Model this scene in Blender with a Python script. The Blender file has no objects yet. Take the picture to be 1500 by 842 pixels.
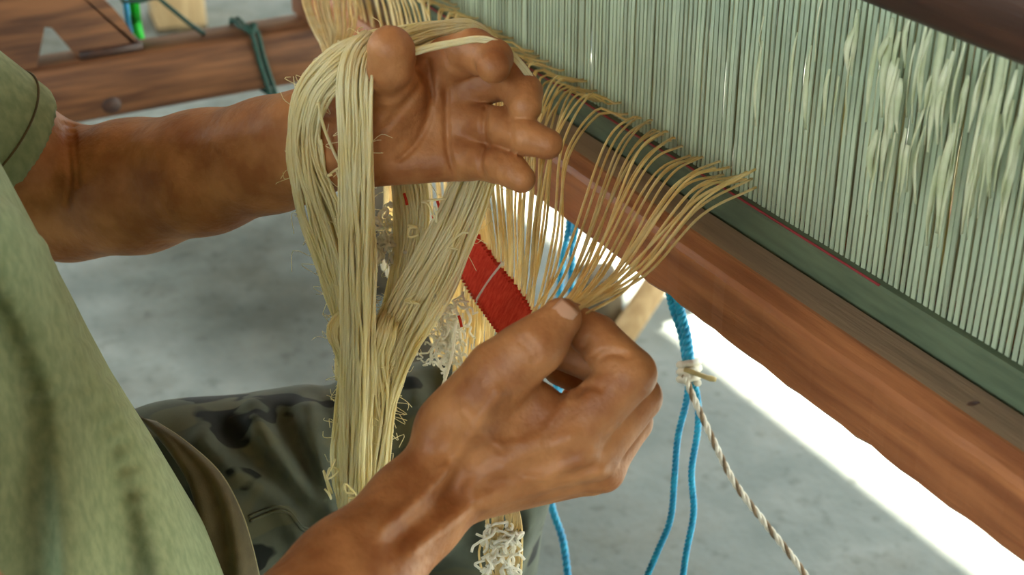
import bpy, math, random
import numpy as np
from mathutils import Matrix, Vector

random.seed(7); rng = np.random.default_rng(7)
SC = bpy.context.scene; COL = SC.collection

# ------------------------------------------------------------------ camera
FPX = 2150.0; PSI = math.radians(28.8); PIT = math.radians(28.5)
F = np.array([-math.cos(PSI)*math.cos(PIT), math.sin(PSI)*math.cos(PIT), -math.sin(PIT)])
R = np.array([math.sin(PSI), math.cos(PSI), 0.0]); U = np.cross(R, F)
CAM = np.array([0.0, 0.0, 1.25])
cd = bpy.data.cameras.new('camera'); cam = bpy.data.objects.new('camera', cd); COL.objects.link(cam)
cam.matrix_world = Matrix(((R[0], U[0], -F[0], CAM[0]), (R[1], U[1], -F[1], CAM[1]), (R[2], U[2], -F[2], CAM[2]), (0, 0, 0, 1)))
cd.sensor_width = 36.0; cd.lens = FPX*36/1500; cd.clip_start = 0.02; cd.clip_end = 200
cd.dof.use_dof = True; cd.dof.focus_distance = 1.0; cd.dof.aperture_fstop = 8.0
SC.camera = cam

# ------------------------------------------------------------------ sky, sun, exposure
w = bpy.data.worlds.new('sky'); SC.world = w; w.use_nodes = True
bg = w.node_tree.nodes['Background']; bg.inputs['Color'].default_value = (0.80, 0.93, 0.95, 1); bg.inputs['Strength'].default_value = 1.35
sd = bpy.data.lights.new('sun', 'SUN'); sd.energy = 13.0; sd.angle = math.radians(0.8); sd.color = (1.0, 0.92, 0.76)
sun = bpy.data.objects.new('sun', sd); COL.objects.link(sun)
SUN_EL = math.radians(55)
sun.rotation_euler = Vector((0, -math.cos(SUN_EL), -math.sin(SUN_EL))).to_track_quat('-Z', 'Y').to_euler()
vs = SC.view_settings; vs.view_transform = 'Standard'; vs.look = 'None'; vs.gamma = 1; vs.use_curve_mapping = False
vs.exposure = 2.38
SC.cycles.max_bounces = 14; SC.cycles.diffuse_bounces = 9; SC.cycles.transmission_bounces = 10

# ------------------------------------------------------------------ pixel helpers: a pixel and a distance give a point of the place
def ray(x, y): return F + R*((x-750)/FPX) - U*((y-421)/FPX)
def P(x, y, d): return CAM + ray(x, y)*d
def onX(x, y, X): r = ray(x, y); return CAM + r*((X-CAM[0])/r[0])
def onY(x, y, Y): r = ray(x, y); return CAM + r*((Y-CAM[1])/r[1])
def onZ(x, y, Z): r = ray(x, y); return CAM + r*((Z-CAM[2])/r[2])
def PL(*t): return np.array([P(*q) for q in t])

# ------------------------------------------------------------------ materials
def M(name, c1, c2=None, rough=0.6, scale=20, detail=4, stretch=(1, 1, 1), bump=0.0, bscale=None, bdist=0.002,
      trans=0.0, rnd=0.0, spec=0.4, sss=0.0, contrast=(0.35, 0.65), sheen=0.0, metal=0.0, bstretch=None):
    m = bpy.data.materials.new(name); m.use_nodes = True
    nt = m.node_tree; N = nt.nodes; L = nt.links; b = N['Principled BSDF']
    b.inputs['Roughness'].default_value = rough; b.inputs['Specular IOR Level'].default_value = spec; b.inputs['Metallic'].default_value = metal
    tc = N.new('ShaderNodeTexCoord'); mp = N.new('ShaderNodeMapping'); mp.inputs['Scale'].default_value = stretch
    L.new(tc.outputs['Object'], mp.inputs['Vector'])
    out = None
    if c2 is not None:
        nz = N.new('ShaderNodeTexNoise'); nz.inputs['Scale'].default_value = scale; nz.inputs['Detail'].default_value = detail
        L.new(mp.outputs[0], nz.inputs['Vector'])
        cr = N.new('ShaderNodeValToRGB'); cr.color_ramp.elements[0].position = contrast[0]; cr.color_ramp.elements[1].position = contrast[1]
        cr.color_ramp.elements[0].color = (*c1, 1); cr.color_ramp.elements[1].color = (*c2, 1)
        L.new(nz.outputs['Fac'], cr.inputs['Fac']); out = cr.outputs['Color']
    else:
        rgb = N.new('ShaderNodeRGB'); rgb.outputs[0].default_value = (*c1, 1); out = rgb.outputs[0]
    if rnd:
        oi = N.new('ShaderNodeObjectInfo'); mr = N.new('ShaderNodeMapRange')
        mr.inputs['To Min'].default_value = 1-rnd; mr.inputs['To Max'].default_value = 1+rnd
        L.new(oi.outputs['Random'], mr.inputs['Value'])
        hs = N.new('ShaderNodeHueSaturation'); L.new(mr.outputs[0], hs.inputs['Value']); L.new(out, hs.inputs['Color']); out = hs.outputs[0]
    L.new(out, b.inputs['Base Color'])
    if sss:
        b.inputs['Subsurface Weight'].default_value = sss; b.inputs['Subsurface Radius'].default_value = (0.012, 0.005, 0.003); b.inputs['Subsurface Scale'].default_value = 1.0
    if sheen:
        b.inputs['Sheen Weight'].default_value = sheen; b.inputs['Sheen Roughness'].default_value = 0.5
    if bump:
        nb = N.new('ShaderNodeTexNoise'); nb.inputs['Scale'].default_value = bscale or scale*4; nb.inputs['Detail'].default_value = 5
        if bstretch:
            mp2 = N.new('ShaderNodeMapping'); mp2.inputs['Scale'].default_value = bstretch; L.new(tc.outputs['Object'], mp2.inputs['Vector']); L.new(mp2.outputs[0], nb.inputs['Vector'])
        else: L.new(mp.outputs[0], nb.inputs['Vector'])
        bp = N.new('ShaderNodeBump'); bp.inputs['Strength'].default_value = bump; bp.inputs['Distance'].default_value = bdist
        L.new(nb.outputs['Fac'], bp.inputs['Height']); L.new(bp.outputs[0], b.inputs['Normal'])
    if trans:
        tr = N.new('ShaderNodeBsdfTranslucent'); L.new(out, tr.inputs['Color'])
        mx = N.new('ShaderNodeMixShader'); mx.inputs['Fac'].default_value = trans
        L.new(b.outputs[0], mx.inputs[1]); L.new(tr.outputs[0], mx.inputs[2]); L.new(mx.outputs[0], N['Material Output'].inputs['Surface'])
    return m

MAT = {}
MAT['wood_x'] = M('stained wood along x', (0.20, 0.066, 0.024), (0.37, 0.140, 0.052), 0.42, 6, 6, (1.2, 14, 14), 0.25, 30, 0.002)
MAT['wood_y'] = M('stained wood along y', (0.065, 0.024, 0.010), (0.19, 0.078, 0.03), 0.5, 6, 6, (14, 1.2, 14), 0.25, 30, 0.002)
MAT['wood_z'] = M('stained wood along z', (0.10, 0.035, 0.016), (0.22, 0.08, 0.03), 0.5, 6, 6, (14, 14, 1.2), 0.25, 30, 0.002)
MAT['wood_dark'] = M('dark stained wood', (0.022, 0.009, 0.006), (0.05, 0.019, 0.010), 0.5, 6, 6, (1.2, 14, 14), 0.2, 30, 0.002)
MAT['wood_bare'] = M('worn bare wood', (0.20, 0.13, 0.085), (0.30, 0.20, 0.13), 0.6, 5, 6, (1.2, 14, 14), 0.2, 30, 0.002)
MAT['wood_pale'] = M('pale raw wood', (0.42, 0.27, 0.12), (0.58, 0.40, 0.2), 0.65, 6, 6, (14, 14, 1.5), 0.25, 30, 0.002)
MAT['wood_grey'] = M('weathered grey brown wood', (0.07, 0.055, 0.035), (0.15, 0.11, 0.06), 0.75, 6, 6, (14, 14, 1.5), 0.3, 30, 0.002)
MAT['skin'] = M('tanned skin', (0.28, 0.098, 0.030), (0.46, 0.200, 0.074), 0.52, 38, 7, (1, 1, 1), 0.55, 190, 0.0016, sss=0.05, spec=0.42)
MAT['nail'] = M('finger nail', (0.50, 0.27, 0.17), None, 0.3, spec=0.5)
MAT['hair'] = M('black hair', (0.012, 0.01, 0.009), (0.03, 0.025, 0.02), 0.5, 60, 3, (1, 1, 0.1), 0.5, 200, 0.003)
MAT['eye'] = M('eye', (0.6, 0.56, 0.52), None, 0.2)
MAT['iris'] = M('iris', (0.02, 0.012, 0.008), None, 0.15)
MAT['shirt'] = M('heathered green cotton', (0.185, 0.235, 0.125), (0.255, 0.305, 0.17), 0.9, 170, 6, (1, 1, 0.6), 0.15, 2600, 0.0006, sheen=0.12, spec=0.15)
MAT['waist'] = M('olive brown cloth', (0.075, 0.06, 0.028), (0.11, 0.088, 0.042), 0.9, 60, 5, (1, 1, 1), 0.3, 1200, 0.001, sheen=0.2, spec=0.15)
MAT['waist_edge'] = M('pale hem thread', (0.28, 0.25, 0.13), (0.36, 0.32, 0.18), 0.9, 300)
MAT['yarn'] = M('cream yellow yarn', (0.95, 0.87, 0.55), (0.98, 0.94, 0.72), 0.85, 90, 3, (1, 1, 0.4), 0, trans=0.5, spec=0.15)
MAT['warp'] = M('golden cream warp thread', (0.88, 0.70, 0.34), (0.95, 0.83, 0.52), 0.8, 60, 3, trans=0.5, spec=0.2, rnd=0.12)
MAT['cotton'] = M('white cotton', (0.92, 0.90, 0.80), (0.95, 0.94, 0.88), 0.9, 90, 3, trans=0.45, spec=0.1)
MAT['red'] = M('red knitted wool', (0.66, 0.04, 0.02), (0.80, 0.09, 0.045), 0.9, 160, 4, (1, 1, 1), 0.8, 900, 0.002, trans=0.3, spec=0.1)
MAT['red_cord'] = M('red cord', (0.22, 0.02, 0.025), None, 0.8)
MAT['blue'] = M('blue nylon rope', (0.0, 0.22, 0.42), (0.01, 0.36, 0.58), 0.4, 80, spec=0.5)
MAT['rope_white'] = M('white cord strand', (0.62, 0.58, 0.46), (0.75, 0.72, 0.6), 0.7, 120)
MAT['rope_brown'] = M('brown cord strand', (0.16, 0.11, 0.06), (0.26, 0.18, 0.1), 0.7, 120)
MAT['twig'] = M('straw toggle', (0.30, 0.22, 0.08), (0.45, 0.36, 0.15), 0.6, 60)
MAT['green_dark'] = M('dark green cord', (0.006, 0.035, 0.026), (0.012, 0.06, 0.04), 0.6, 80)
MAT['green_neon'] = M('bright green strap', (0.02, 0.75, 0.05), None, 0.5, trans=0.3)
MAT['blue_strap'] = M('blue strap', (0.02, 0.30, 0.60), None, 0.5)
MAT['dent'] = M('pale green reed blade', (0.42, 0.495, 0.35), (0.51, 0.565, 0.395), 0.45, 30, 4, (1, 1, 0.3), 0.15, 200, 0.0006, rnd=0.14, spec=0.5, trans=0.35)
MAT['baulk'] = M('green painted wood', (0.07, 0.095, 0.055), (0.10, 0.13, 0.075), 0.6, 20, 5, (1, 8, 8), 0.2, 60, 0.001)
MAT['groove'] = M('dark groove', (0.012, 0.022, 0.02), None, 0.7)
MAT['heddle'] = M('pale heddle cord', (0.34, 0.29, 0.13), (0.52, 0.48, 0.25), 0.5, 14, 4, (1, 1, 0.3), trans=0.35, rnd=0.3, spec=0.4)
MAT['added_eye_strip'] = M('pale stand-in heddle eye strip', (0.62, 0.66, 0.42), (0.80, 0.80, 0.60), 0.35, 60, 4, trans=0.5, spec=0.6)
MAT['shoe'] = M('dark shoe', (0.03, 0.03, 0.03), (0.05, 0.045, 0.04), 0.6, 30)
MAT['roof'] = M('brown roof boards', (0.13, 0.08, 0.05), (0.2, 0.13, 0.08), 0.8, 6, 5, (10, 1, 1))
MAT['unseen_wallm'] = M('unseen wall plaster', (0.34, 0.32, 0.28), (0.42, 0.40, 0.35), 0.9, 4, 6)
MAT['ground'] = M('dry yard earth', (0.36, 0.33, 0.26), (0.45, 0.42, 0.34), 0.95, 3, 6)

def concrete():
    m = M('worn concrete', (0.155, 0.183, 0.170), (0.25, 0.273, 0.254), 0.8, 9, 8, (1, 1, 1), 0.35, 60, 0.004, contrast=(0.3, 0.7))
    nt = m.node_tree; N = nt.nodes; L = nt.links; b = N['Principled BSDF']; src = b.inputs['Base Color'].links[0].from_socket
    geo = N.new('ShaderNodeNewGeometry'); tc = N.new('ShaderNodeTexCoord')
    n1 = N.new('ShaderNodeTexNoise'); n1.inputs['Scale'].default_value = 2.2; n1.inputs['Detail'].default_value = 7; n1.inputs['Roughness'].default_value = 0.65
    L.new(tc.outputs['Object'], n1.inputs['Vector'])
    r1 = N.new('ShaderNodeValToRGB'); r1.color_ramp.elements[0].position = 0.50; r1.color_ramp.elements[1].position = 0.68
    r1.color_ramp.elements[0].color = (1, 1, 1, 1); r1.color_ramp.elements[1].color = (0.52, 0.50, 0.44, 1)
    L.new(n1.outputs['Fac'], r1.inputs['Fac'])
    n2 = N.new('ShaderNodeTexNoise'); n2.inputs['Scale'].default_value = 38; n2.inputs['Detail'].default_value = 6
    L.new(tc.outputs['Object'], n2.inputs['Vector'])
    r2 = N.new('ShaderNodeValToRGB'); r2.color_ramp.elements[0].position = 0.58; r2.color_ramp.elements[1].position = 0.70
    r2.color_ramp.elements[0].color = (1, 1, 1, 1); r2.color_ramp.elements[1].color = (0.74, 0.74, 0.72, 1)
    L.new(n2.outputs['Fac'], r2.inputs['Fac'])
    a = N.new('ShaderNodeMix'); a.data_type = 'RGBA'; a.blend_type = 'MULTIPLY'; a.inputs['Factor'].default_value = 1
    L.new(src, a.inputs[6]); L.new(r1.outputs[0], a.inputs[7])
    c = N.new('ShaderNodeMix'); c.data_type = 'RGBA'; c.blend_type = 'MULTIPLY'; c.inputs['Factor'].default_value = 1
    L.new(a.outputs[2], c.inputs[6]); L.new(r2.outputs[0], c.inputs[7])
    # one darker patch of the floor under the loom, ragged at its edge
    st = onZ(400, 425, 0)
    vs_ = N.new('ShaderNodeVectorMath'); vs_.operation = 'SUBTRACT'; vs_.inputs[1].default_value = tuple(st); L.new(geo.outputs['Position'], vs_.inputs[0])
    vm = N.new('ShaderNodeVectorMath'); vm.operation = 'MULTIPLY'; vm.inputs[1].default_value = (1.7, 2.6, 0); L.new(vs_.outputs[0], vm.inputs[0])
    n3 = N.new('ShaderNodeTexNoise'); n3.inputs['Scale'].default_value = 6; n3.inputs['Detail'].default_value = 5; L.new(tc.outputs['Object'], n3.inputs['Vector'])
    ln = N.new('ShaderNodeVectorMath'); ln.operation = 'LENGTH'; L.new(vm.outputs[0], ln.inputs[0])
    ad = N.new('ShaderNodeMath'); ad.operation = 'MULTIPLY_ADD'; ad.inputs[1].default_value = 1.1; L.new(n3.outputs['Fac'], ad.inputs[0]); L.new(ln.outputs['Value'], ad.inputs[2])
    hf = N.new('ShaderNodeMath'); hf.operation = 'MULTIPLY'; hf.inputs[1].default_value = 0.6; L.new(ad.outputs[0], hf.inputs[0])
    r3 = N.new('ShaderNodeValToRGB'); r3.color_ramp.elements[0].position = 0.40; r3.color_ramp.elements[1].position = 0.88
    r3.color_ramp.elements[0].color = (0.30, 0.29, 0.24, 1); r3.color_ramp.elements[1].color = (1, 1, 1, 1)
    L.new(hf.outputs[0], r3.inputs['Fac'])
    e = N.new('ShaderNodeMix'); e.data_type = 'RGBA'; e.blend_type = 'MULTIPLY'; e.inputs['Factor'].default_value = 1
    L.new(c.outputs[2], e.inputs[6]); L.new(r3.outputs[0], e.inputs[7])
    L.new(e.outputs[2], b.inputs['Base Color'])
    return m
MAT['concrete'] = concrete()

def camo():
    m = M('dark camouflage cotton', (0.066, 0.078, 0.058), (0.095, 0.108, 0.08), 0.9, 40, 4, (1, 1, 1), 0.3, 1500, 0.0008, sheen=0.08, spec=0.15)
    nt = m.node_tree; N = nt.nodes; L = nt.links; b = N['Principled BSDF']; src = b.inputs['Base Color'].links[0].from_socket
    tc = N.new('ShaderNodeTexCoord')
    for sc_, p0, col in ((27, 0.585, (0.010, 0.013, 0.011, 1)), (17, 0.57, (0.105, 0.11, 0.068, 1)), (9, 0.60, (0.05, 0.058, 0.055, 1))):
        n = N.new('ShaderNodeTexNoise'); n.inputs['Scale'].default_value = sc_; n.inputs['Detail'].default_value = 2
        mp = N.new('ShaderNodeMapping'); mp.inputs['Location'].default_value = (sc_, 2*sc_, 0); mp.inputs['Scale'].default_value = (1, 0.55, 1)
        L.new(tc.outputs['Object'], mp.inputs[0]); L.new(mp.outputs[0], n.inputs['Vector'])
        r = N.new('ShaderNodeValToRGB'); r.color_ramp.elements[0].position = p0; r.color_ramp.elements[1].position = p0+0.02
        L.new(n.outputs['Fac'], r.inputs['Fac'])
        x = N.new('ShaderNodeMix'); x.data_type = 'RGBA'; L.new(r.outputs[0], x.inputs['Factor']); L.new(src, x.inputs[6]); x.inputs[7].default_value = col
        src = x.outputs[2]
    L.new(src, b.inputs['Base Color'])
    return m
MAT['camo'] = camo()

# ------------------------------------------------------------------ building helpers
def mesh_of(name, V, Fc, mat, smooth=True, mats=None, fm=None):
    me = bpy.data.meshes.new(name)
    me.from_pydata([tuple(v) for v in V] if not isinstance(V, np.ndarray) else V.tolist(), [], Fc.tolist() if isinstance(Fc, np.ndarray) else Fc)
    for m_ in (mats or [mat]): me.materials.append(MAT[m_])
    if fm is not None: me.polygons.foreach_set('material_index', np.asarray(fm, dtype=np.int32))
    if smooth: me.polygons.foreach_set('use_smooth', np.ones(len(me.polygons), dtype=bool))
    me.update(); return me

def thing(name, label, cat, loc=(0, 0, 0), group=None, kind=None):
    o = bpy.data.objects.new(name, None); COL.objects.link(o); o.location = tuple(loc); o.empty_display_size = 0.05
    tag(o, label, cat, group, kind); return o
def tag(o, label=None, cat=None, group=None, kind=None):
    if label: o['label'] = label
    if cat: o['category'] = cat
    if group: o['group'] = group
    if kind: o['kind'] = kind
    return o
def add(name, V, Fc, mat, root=None, smooth=True, kind=None, label=None, **kw):
    """V in world metres; parented to root (unrotated) it keeps its place."""
    V = np.asarray(V, float)
    base = np.zeros(3); r = root
    while r is not None: base = base + np.array(r.location); r = r.parent
    if root is None:
        base = np.array([(V[:, 0].min()+V[:, 0].max())/2, (V[:, 1].min()+V[:, 1].max())/2, V[:, 2].min()])
    me = mesh_of(name, V-base, Fc, mat, smooth, **kw)
    o = bpy.data.objects.new(name, me); COL.objects.link(o)
    if root is not None: o.parent = root
    else: o.location = tuple(base)
    if kind: o['kind'] = kind
    if label: o['label'] = label
    return o

BOXF = [(0, 3, 2, 1), (4, 5, 6, 7), (0, 1, 5, 4), (1, 2, 6, 5), (2, 3, 7, 6), (3, 0, 4, 7)]
def box(lo, hi, b=0.004):
    """box with chamfered vertical and horizontal edges (a real eased timber)"""
    x0, y0, z0 = lo; x1, y1, z1 = hi
    V = []
    for z, i in ((z0, b), (z0+b, 0), (z1-b, 0), (z1, b)):
        for x, y in ((x0+i+b, y0+i), (x1-i-b, y0+i), (x1-i, y0+i+b), (x1-i, y1-i-b), (x1-i-b, y1-i), (x0+i+b, y1-i), (x0+i, y1-i-b), (x0+i, y0+i+b)):
            V.append((x, y, z))
    Fc = [tuple(range(7, -1, -1)), tuple(range(24, 32))]
    for r in range(3):
        for k in range(8):
            a = r*8+k; c = r*8+(k+1) % 8; Fc.append((a, c, c+8, a+8))
    return np.array(V), Fc
def beam(p, q, wu, wv, up=(0, 0, 1), b=0.004):
    """eased timber from p to q, wu wide across, wv deep along up"""
    p = np.array(p, float); q = np.array(q, float); d = q-p; L = np.linalg.norm(d); d /= L
    up = np.array(up, float); s = np.cross(d, up); s /= np.linalg.norm(s); u = np.cross(s, d)
    V, Fc = box((-wu/2, -wv/2, 0), (wu/2, wv/2, L), b)
    return p+V[:, :1]*s+V[:, 1:2]*u+V[:, 2:]*d, Fc
def prism(poly, x0, x1):
    """polygon in (Y, Z) swept along X"""
    n = len(poly); V = [(x0, y, z) for y, z in poly]+[(x1, y, z) for y, z in poly]
    return np.array(V), [tuple(range(n-1, -1, -1)), tuple(range(n, 2*n))]+[(k, (k+1) % n, n+(k+1) % n, n+k) for k in range(n)]
def smooth_path(pts, n):
    pts = np.asarray(pts, float); m = len(pts)
    if m == 2: t = np.linspace(0, 1, n)[:, None]; return pts[0]*(1-t)+pts[1]*t
    ext = np.vstack([2*pts[0]-pts[1], pts, 2*pts[-1]-pts[-2]])
    seg = np.r_[0, np.cumsum(np.linalg.norm(np.diff(pts[:, :3], axis=0), axis=1))]
    s = np.linspace(0, seg[-1], n); i = np.clip(np.searchsorted(seg, s, side='right')-1, 0, m-2)
    t = ((s-seg[i])/np.maximum(seg[i+1]-seg[i], 1e-9))[:, None]
    a, b, c, d = ext[i], ext[i+1], ext[i+2], ext[i+3]
    return 0.5*(2*b+(c-a)*t+(2*a-5*b+4*c-d)*t*t+(3*b-a-3*c+d)*t**3)
def tube(path, r, sides=6, cap=True):
    path = np.asarray(path, float); n = len(path)
    T = np.gradient(path, axis=0); T /= np.maximum(np.linalg.norm(T, axis=1, keepdims=True), 1e-12)
    ref = np.array([0.31, 0.87, 0.38]); A = np.cross(T, ref); A /= np.maximum(np.linalg.norm(A, axis=1, keepdims=True), 1e-9); B = np.cross(T, A)
    r = np.broadcast_to(np.asarray(r, float), (n,))
    an = np.arange(sides)*2*math.pi/sides
    V = (path[:, None]+r[:, None, None]*(np.cos(an)[None, :, None]*A[:, None]+np.sin(an)[None, :, None]*B[:, None])).reshape(-1, 3)
    i = np.arange(n-1)[:, None]*sides; k = np.arange(sides)[None]; k2 = (k+1) % sides
    Q = np.stack([i+k, i+k2, i+k2+sides, i+k+sides], -1).reshape(-1, 4).tolist()
    if cap: Q += [list(range(sides-1, -1, -1)), list(range((n-1)*sides, n*sides))]
    return V, Q
class Bag:
    def __init__(s): s.V = []; s.F = []; s.n = 0
    def put(s, VF):
        V, Fc = VF; s.V.append(np.asarray(V)); s.F += [tuple(int(a)+s.n for a in f) for f in Fc]; s.n += len(V); return s
    def out(s): return np.vstack(s.V), s.F
def grid_faces(nu, nv):
    i, j = np.meshgrid(np.arange(nu-1), np.arange(nv-1), indexing='ij')
    a = i*nv+j; return np.stack([a, a+1, a+nv+1, a+nv], -1).reshape(-1, 4)
def slab_from_grid(G, th):
    """thick sheet from a grid of points (nu, nv, 3)"""
    nu, nv, _ = G.shape; du = np.gradient(G, axis=0); dv = np.gradient(G, axis=1); N = np.cross(du, dv); N /= np.maximum(np.linalg.norm(N, axis=2, keepdims=True), 1e-9)
    V = np.vstack([(G+N*th/2).reshape(-1, 3), (G-N*th/2).reshape(-1, 3)]); f = grid_faces(nu, nv); n = nu*nv
    Fc = f.tolist()+(f[:, ::-1]+n).tolist()
    ring = [i*nv for i in range(nu)]+[(nu-1)*nv+j for j in range(1, nv)]+[i*nv+nv-1 for i in range(nu-2, -1, -1)]+[j for j in range(nv-2, 0, -1)]
    for k in range(len(ring)):
        a, b = ring[k], ring[(k+1) % len(ring)]; Fc.append((a, b, b+n, a+n))
    return V, Fc

# ------------------------------------------------------------------ implicit body surfaces (smooth unions meshed by surface nets)
def cap(a, b, ra, rb=None, k=0.012): return ('c', np.array(a, float), np.array(b, float), ra, ra if rb is None else rb, k)
def chain(pts, rad, k=0.006): return [cap(pts[i], pts[i+1], rad[i], rad[i+1], k) for i in range(len(pts)-1)]
def ell(c, r, k=0.012, rot=None): return ('e', np.array(c, float), np.array(r, float), rot, 0, k)
def dprim(p, q):
    if q[0] == 'c':
        _, a, b, ra, rb, _k = q; d = b-a; t = np.clip(((p-a)@d)/max(d@d, 1e-12), 0, 1)
        return np.linalg.norm(p-a-t[:, None]*d, axis=1)-(ra+(rb-ra)*t)
    _, c, r, rot, _z, _k = q; v = p-c
    if rot is not None: v = v@rot
    k0 = np.linalg.norm(v/r, axis=1); k1 = np.maximum(np.linalg.norm(v/r**2, axis=1), 1e-6)
    return k0*(k0-1)/k1
def smin(a, b, k):
    if k <= 1e-6: return np.minimum(a, b)
    h = np.maximum(k-np.abs(a-b), 0)/k; return np.minimum(a, b)-h*h*h*k/6
def line_feat(p, pts, amp, wid, depth=0.25):
    """ridge (amp>0) or crease (amp<0) along a path; distances along the view to the surface count less"""
    best = np.full(len(p), 1e9)
    for a, b in zip(pts[:-1], pts[1:]):
        d = b-a; t = np.clip(((p-a)@d)/max(d@d, 1e-12), 0, 1); v = p-a-t[:, None]*d
        al = v@F; best = np.minimum(best, np.sqrt(np.maximum((v*v).sum(1)-al*al, 0)+(depth*al)**2))
    return amp*np.exp(-(best/wid)**2)
class Body:
    def __init__(s): s.groups = []; s.feats = []; s.cuts = []
    def g(s, prims, k=0.01): s.groups.append((prims, k)); return s
    def feat(s, pts, amp, wid, depth=0.25): s.feats.append((np.asarray(pts), amp, wid, depth)); return s
    def trace(s, px, d0=0.45):
        """where the sight lines through these pixels meet the surface"""
        px = smooth_path(np.array([(a, b, 0) for a, b in px], float), max(9, 3*len(px)))
        r = np.array([ray(a, b) for a, b, _ in px]); d = np.full(len(px), d0); bd = d.copy(); bv = np.full(len(px), 9.0)
        for _ in range(70):
            v = s.f(CAM+r*d[:, None]); m = v < bv; bv[m] = v[m]; bd[m] = d[m]; d = d+np.clip(v*0.9, -0.02, 0.1)
        ok = bv < 0.002; ii = np.arange(len(bd))
        if ok.any(): bd = np.interp(ii, ii[ok], bd[ok])
        for _ in range(4): bd[1:-1] = (bd[:-2]+bd[1:-1]+bd[2:])/3
        return CAM+r*bd[:, None]
    def ridges(s, items, depth=0.25):
        fs = [(s.trace(px), a, w_, depth) for px, a, w_ in items]; s.feats += fs
    def f(s, p, c=None, rad=0):
        tot = None
        for prims, kk in s.groups:
            dg = None
            if c is not None:
                ds = [dprim(c[None], q)[0] for q in prims]; m = min(ds)
                use = [q for q, dd in zip(prims, ds) if dd < m+2*rad+4*q[-1]]
            else: use = prims
            for q in use:
                d = dprim(p, q); dg = d if dg is None else smin(dg, d, q[-1])
            tot = dg if tot is None else smin(tot, dg, kk)
        for pts, amp, wid, dep in s.feats:
            if c is not None:
                md = np.sqrt(((pts-c)**2).sum(1).min())
                if md > rad+2.2*wid/max(dep, 0.05)+0.008: continue
            tot = tot-line_feat(p, pts, amp, wid, dep)
        for cut in s.cuts: tot = np.maximum(tot, cut(p))
        return tot
def nets(body, lo, hi, h, margin=0.02):
    lo = np.array(lo, float); n = np.ceil((np.array(hi)-lo)/h/16).astype(int)*16
    A = np.empty(n, np.float32); bx = n//16; rad = 16*h*0.866
    o = np.stack(np.meshgrid(*[np.arange(16)]*3, indexing='ij'), -1).reshape(-1, 3)
    ci = np.stack(np.meshgrid(*[np.arange(k) for k in bx], indexing='ij'), -1).reshape(-1, 3)
    cc = lo+(ci*16+7.5)*h; fc = body.f(cc)
    for q, c, v in zip(ci, cc, fc):
        sl = tuple(slice(16*a, 16*a+16) for a in q)
        if abs(v) > rad*1.15+margin: A[sl] = v; continue
        A[sl] = body.f(lo+(q*16+o)*h, c, rad).reshape(16, 16, 16)
    I = (A < 0); cnt = np.zeros(n-1, np.uint8)
    offs = [(a, b, c) for a in (0, 1) for b in (0, 1) for c in (0, 1)]
    for a, b, c in offs: cnt += I[a:n[0]-1+a, b:n[1]-1+b, c:n[2]-1+c]
    cell = np.argwhere((cnt > 0) & (cnt < 8)); idx = np.full(n-1, -1, np.int32); idx[tuple(cell.T)] = np.arange(len(cell))
    cv = np.stack([A[cell[:, 0]+a, cell[:, 1]+b, cell[:, 2]+c] for a, b, c in offs], 1)
    acc = np.zeros((len(cell), 3)); wt = np.zeros(len(cell))
    for i in range(8):
        for j in range(i+1, 8):
            if sum(abs(x-y) for x, y in zip(offs[i], offs[j])) != 1: continue
            m = (cv[:, i] < 0) != (cv[:, j] < 0); t = np.where(m, cv[:, i]/np.where(m, cv[:, i]-cv[:, j], 1), 0)
            pt = np.array(offs[i])+t[:, None]*(np.array(offs[j])-np.array(offs[i])); acc += pt*m[:, None]; wt += m
    V = lo+(cell+acc/wt[:, None])*h; Q = []
    for ax in range(3):
        u, v = (ax+1) % 3, (ax+2) % 3
        s0 = [slice(1, n[k]-1) for k in range(3)]; s1 = list(s0); s0[ax] = slice(0, n[ax]-1); s1[ax] = slice(1, n[ax])
        X0 = I[tuple(s0)]; X1 = I[tuple(s1)]; e = np.argwhere(X0 != X1); fl = X0[tuple(e.T)]
        base = e.copy(); base[:, u] += 1; base[:, v] += 1
        def at(du, dv):
            b_ = base.copy(); b_[:, u] -= du; b_[:, v] -= dv; return idx[tuple(b_.T)]
        q = np.stack([at(1, 1), at(0, 1), at(0, 0), at(1, 0)], 1); q[~fl] = q[~fl][:, ::-1]; Q.append(q)
    Q = np.vstack(Q); Q = Q[(Q >= 0).all(1)]
    return V, Q
def relax(VQ, it=3, lam=0.5, mu=-0.52):
    V, Q = VQ; e = np.vstack([Q[:, [0, 1]], Q[:, [1, 2]], Q[:, [2, 3]], Q[:, [3, 0]]]); e = np.vstack([e, e[:, ::-1]]); n = len(V)
    cnt = np.maximum(np.bincount(e[:, 0], minlength=n), 1)[:, None]
    for i in range(2*it):
        m = np.stack([np.bincount(e[:, 0], weights=V[e[:, 1], k], minlength=n) for k in range(3)], 1)/cnt; V = V+(m-V)*(lam if i % 2 == 0 else mu)
    return V, Q
def join(*vf):
    n = 0; VV = []; FF = []
    for V, Q in vf: VV.append(V); FF.append(Q+n); n += len(V)
    return np.vstack(VV), np.vstack(FF)

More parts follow.
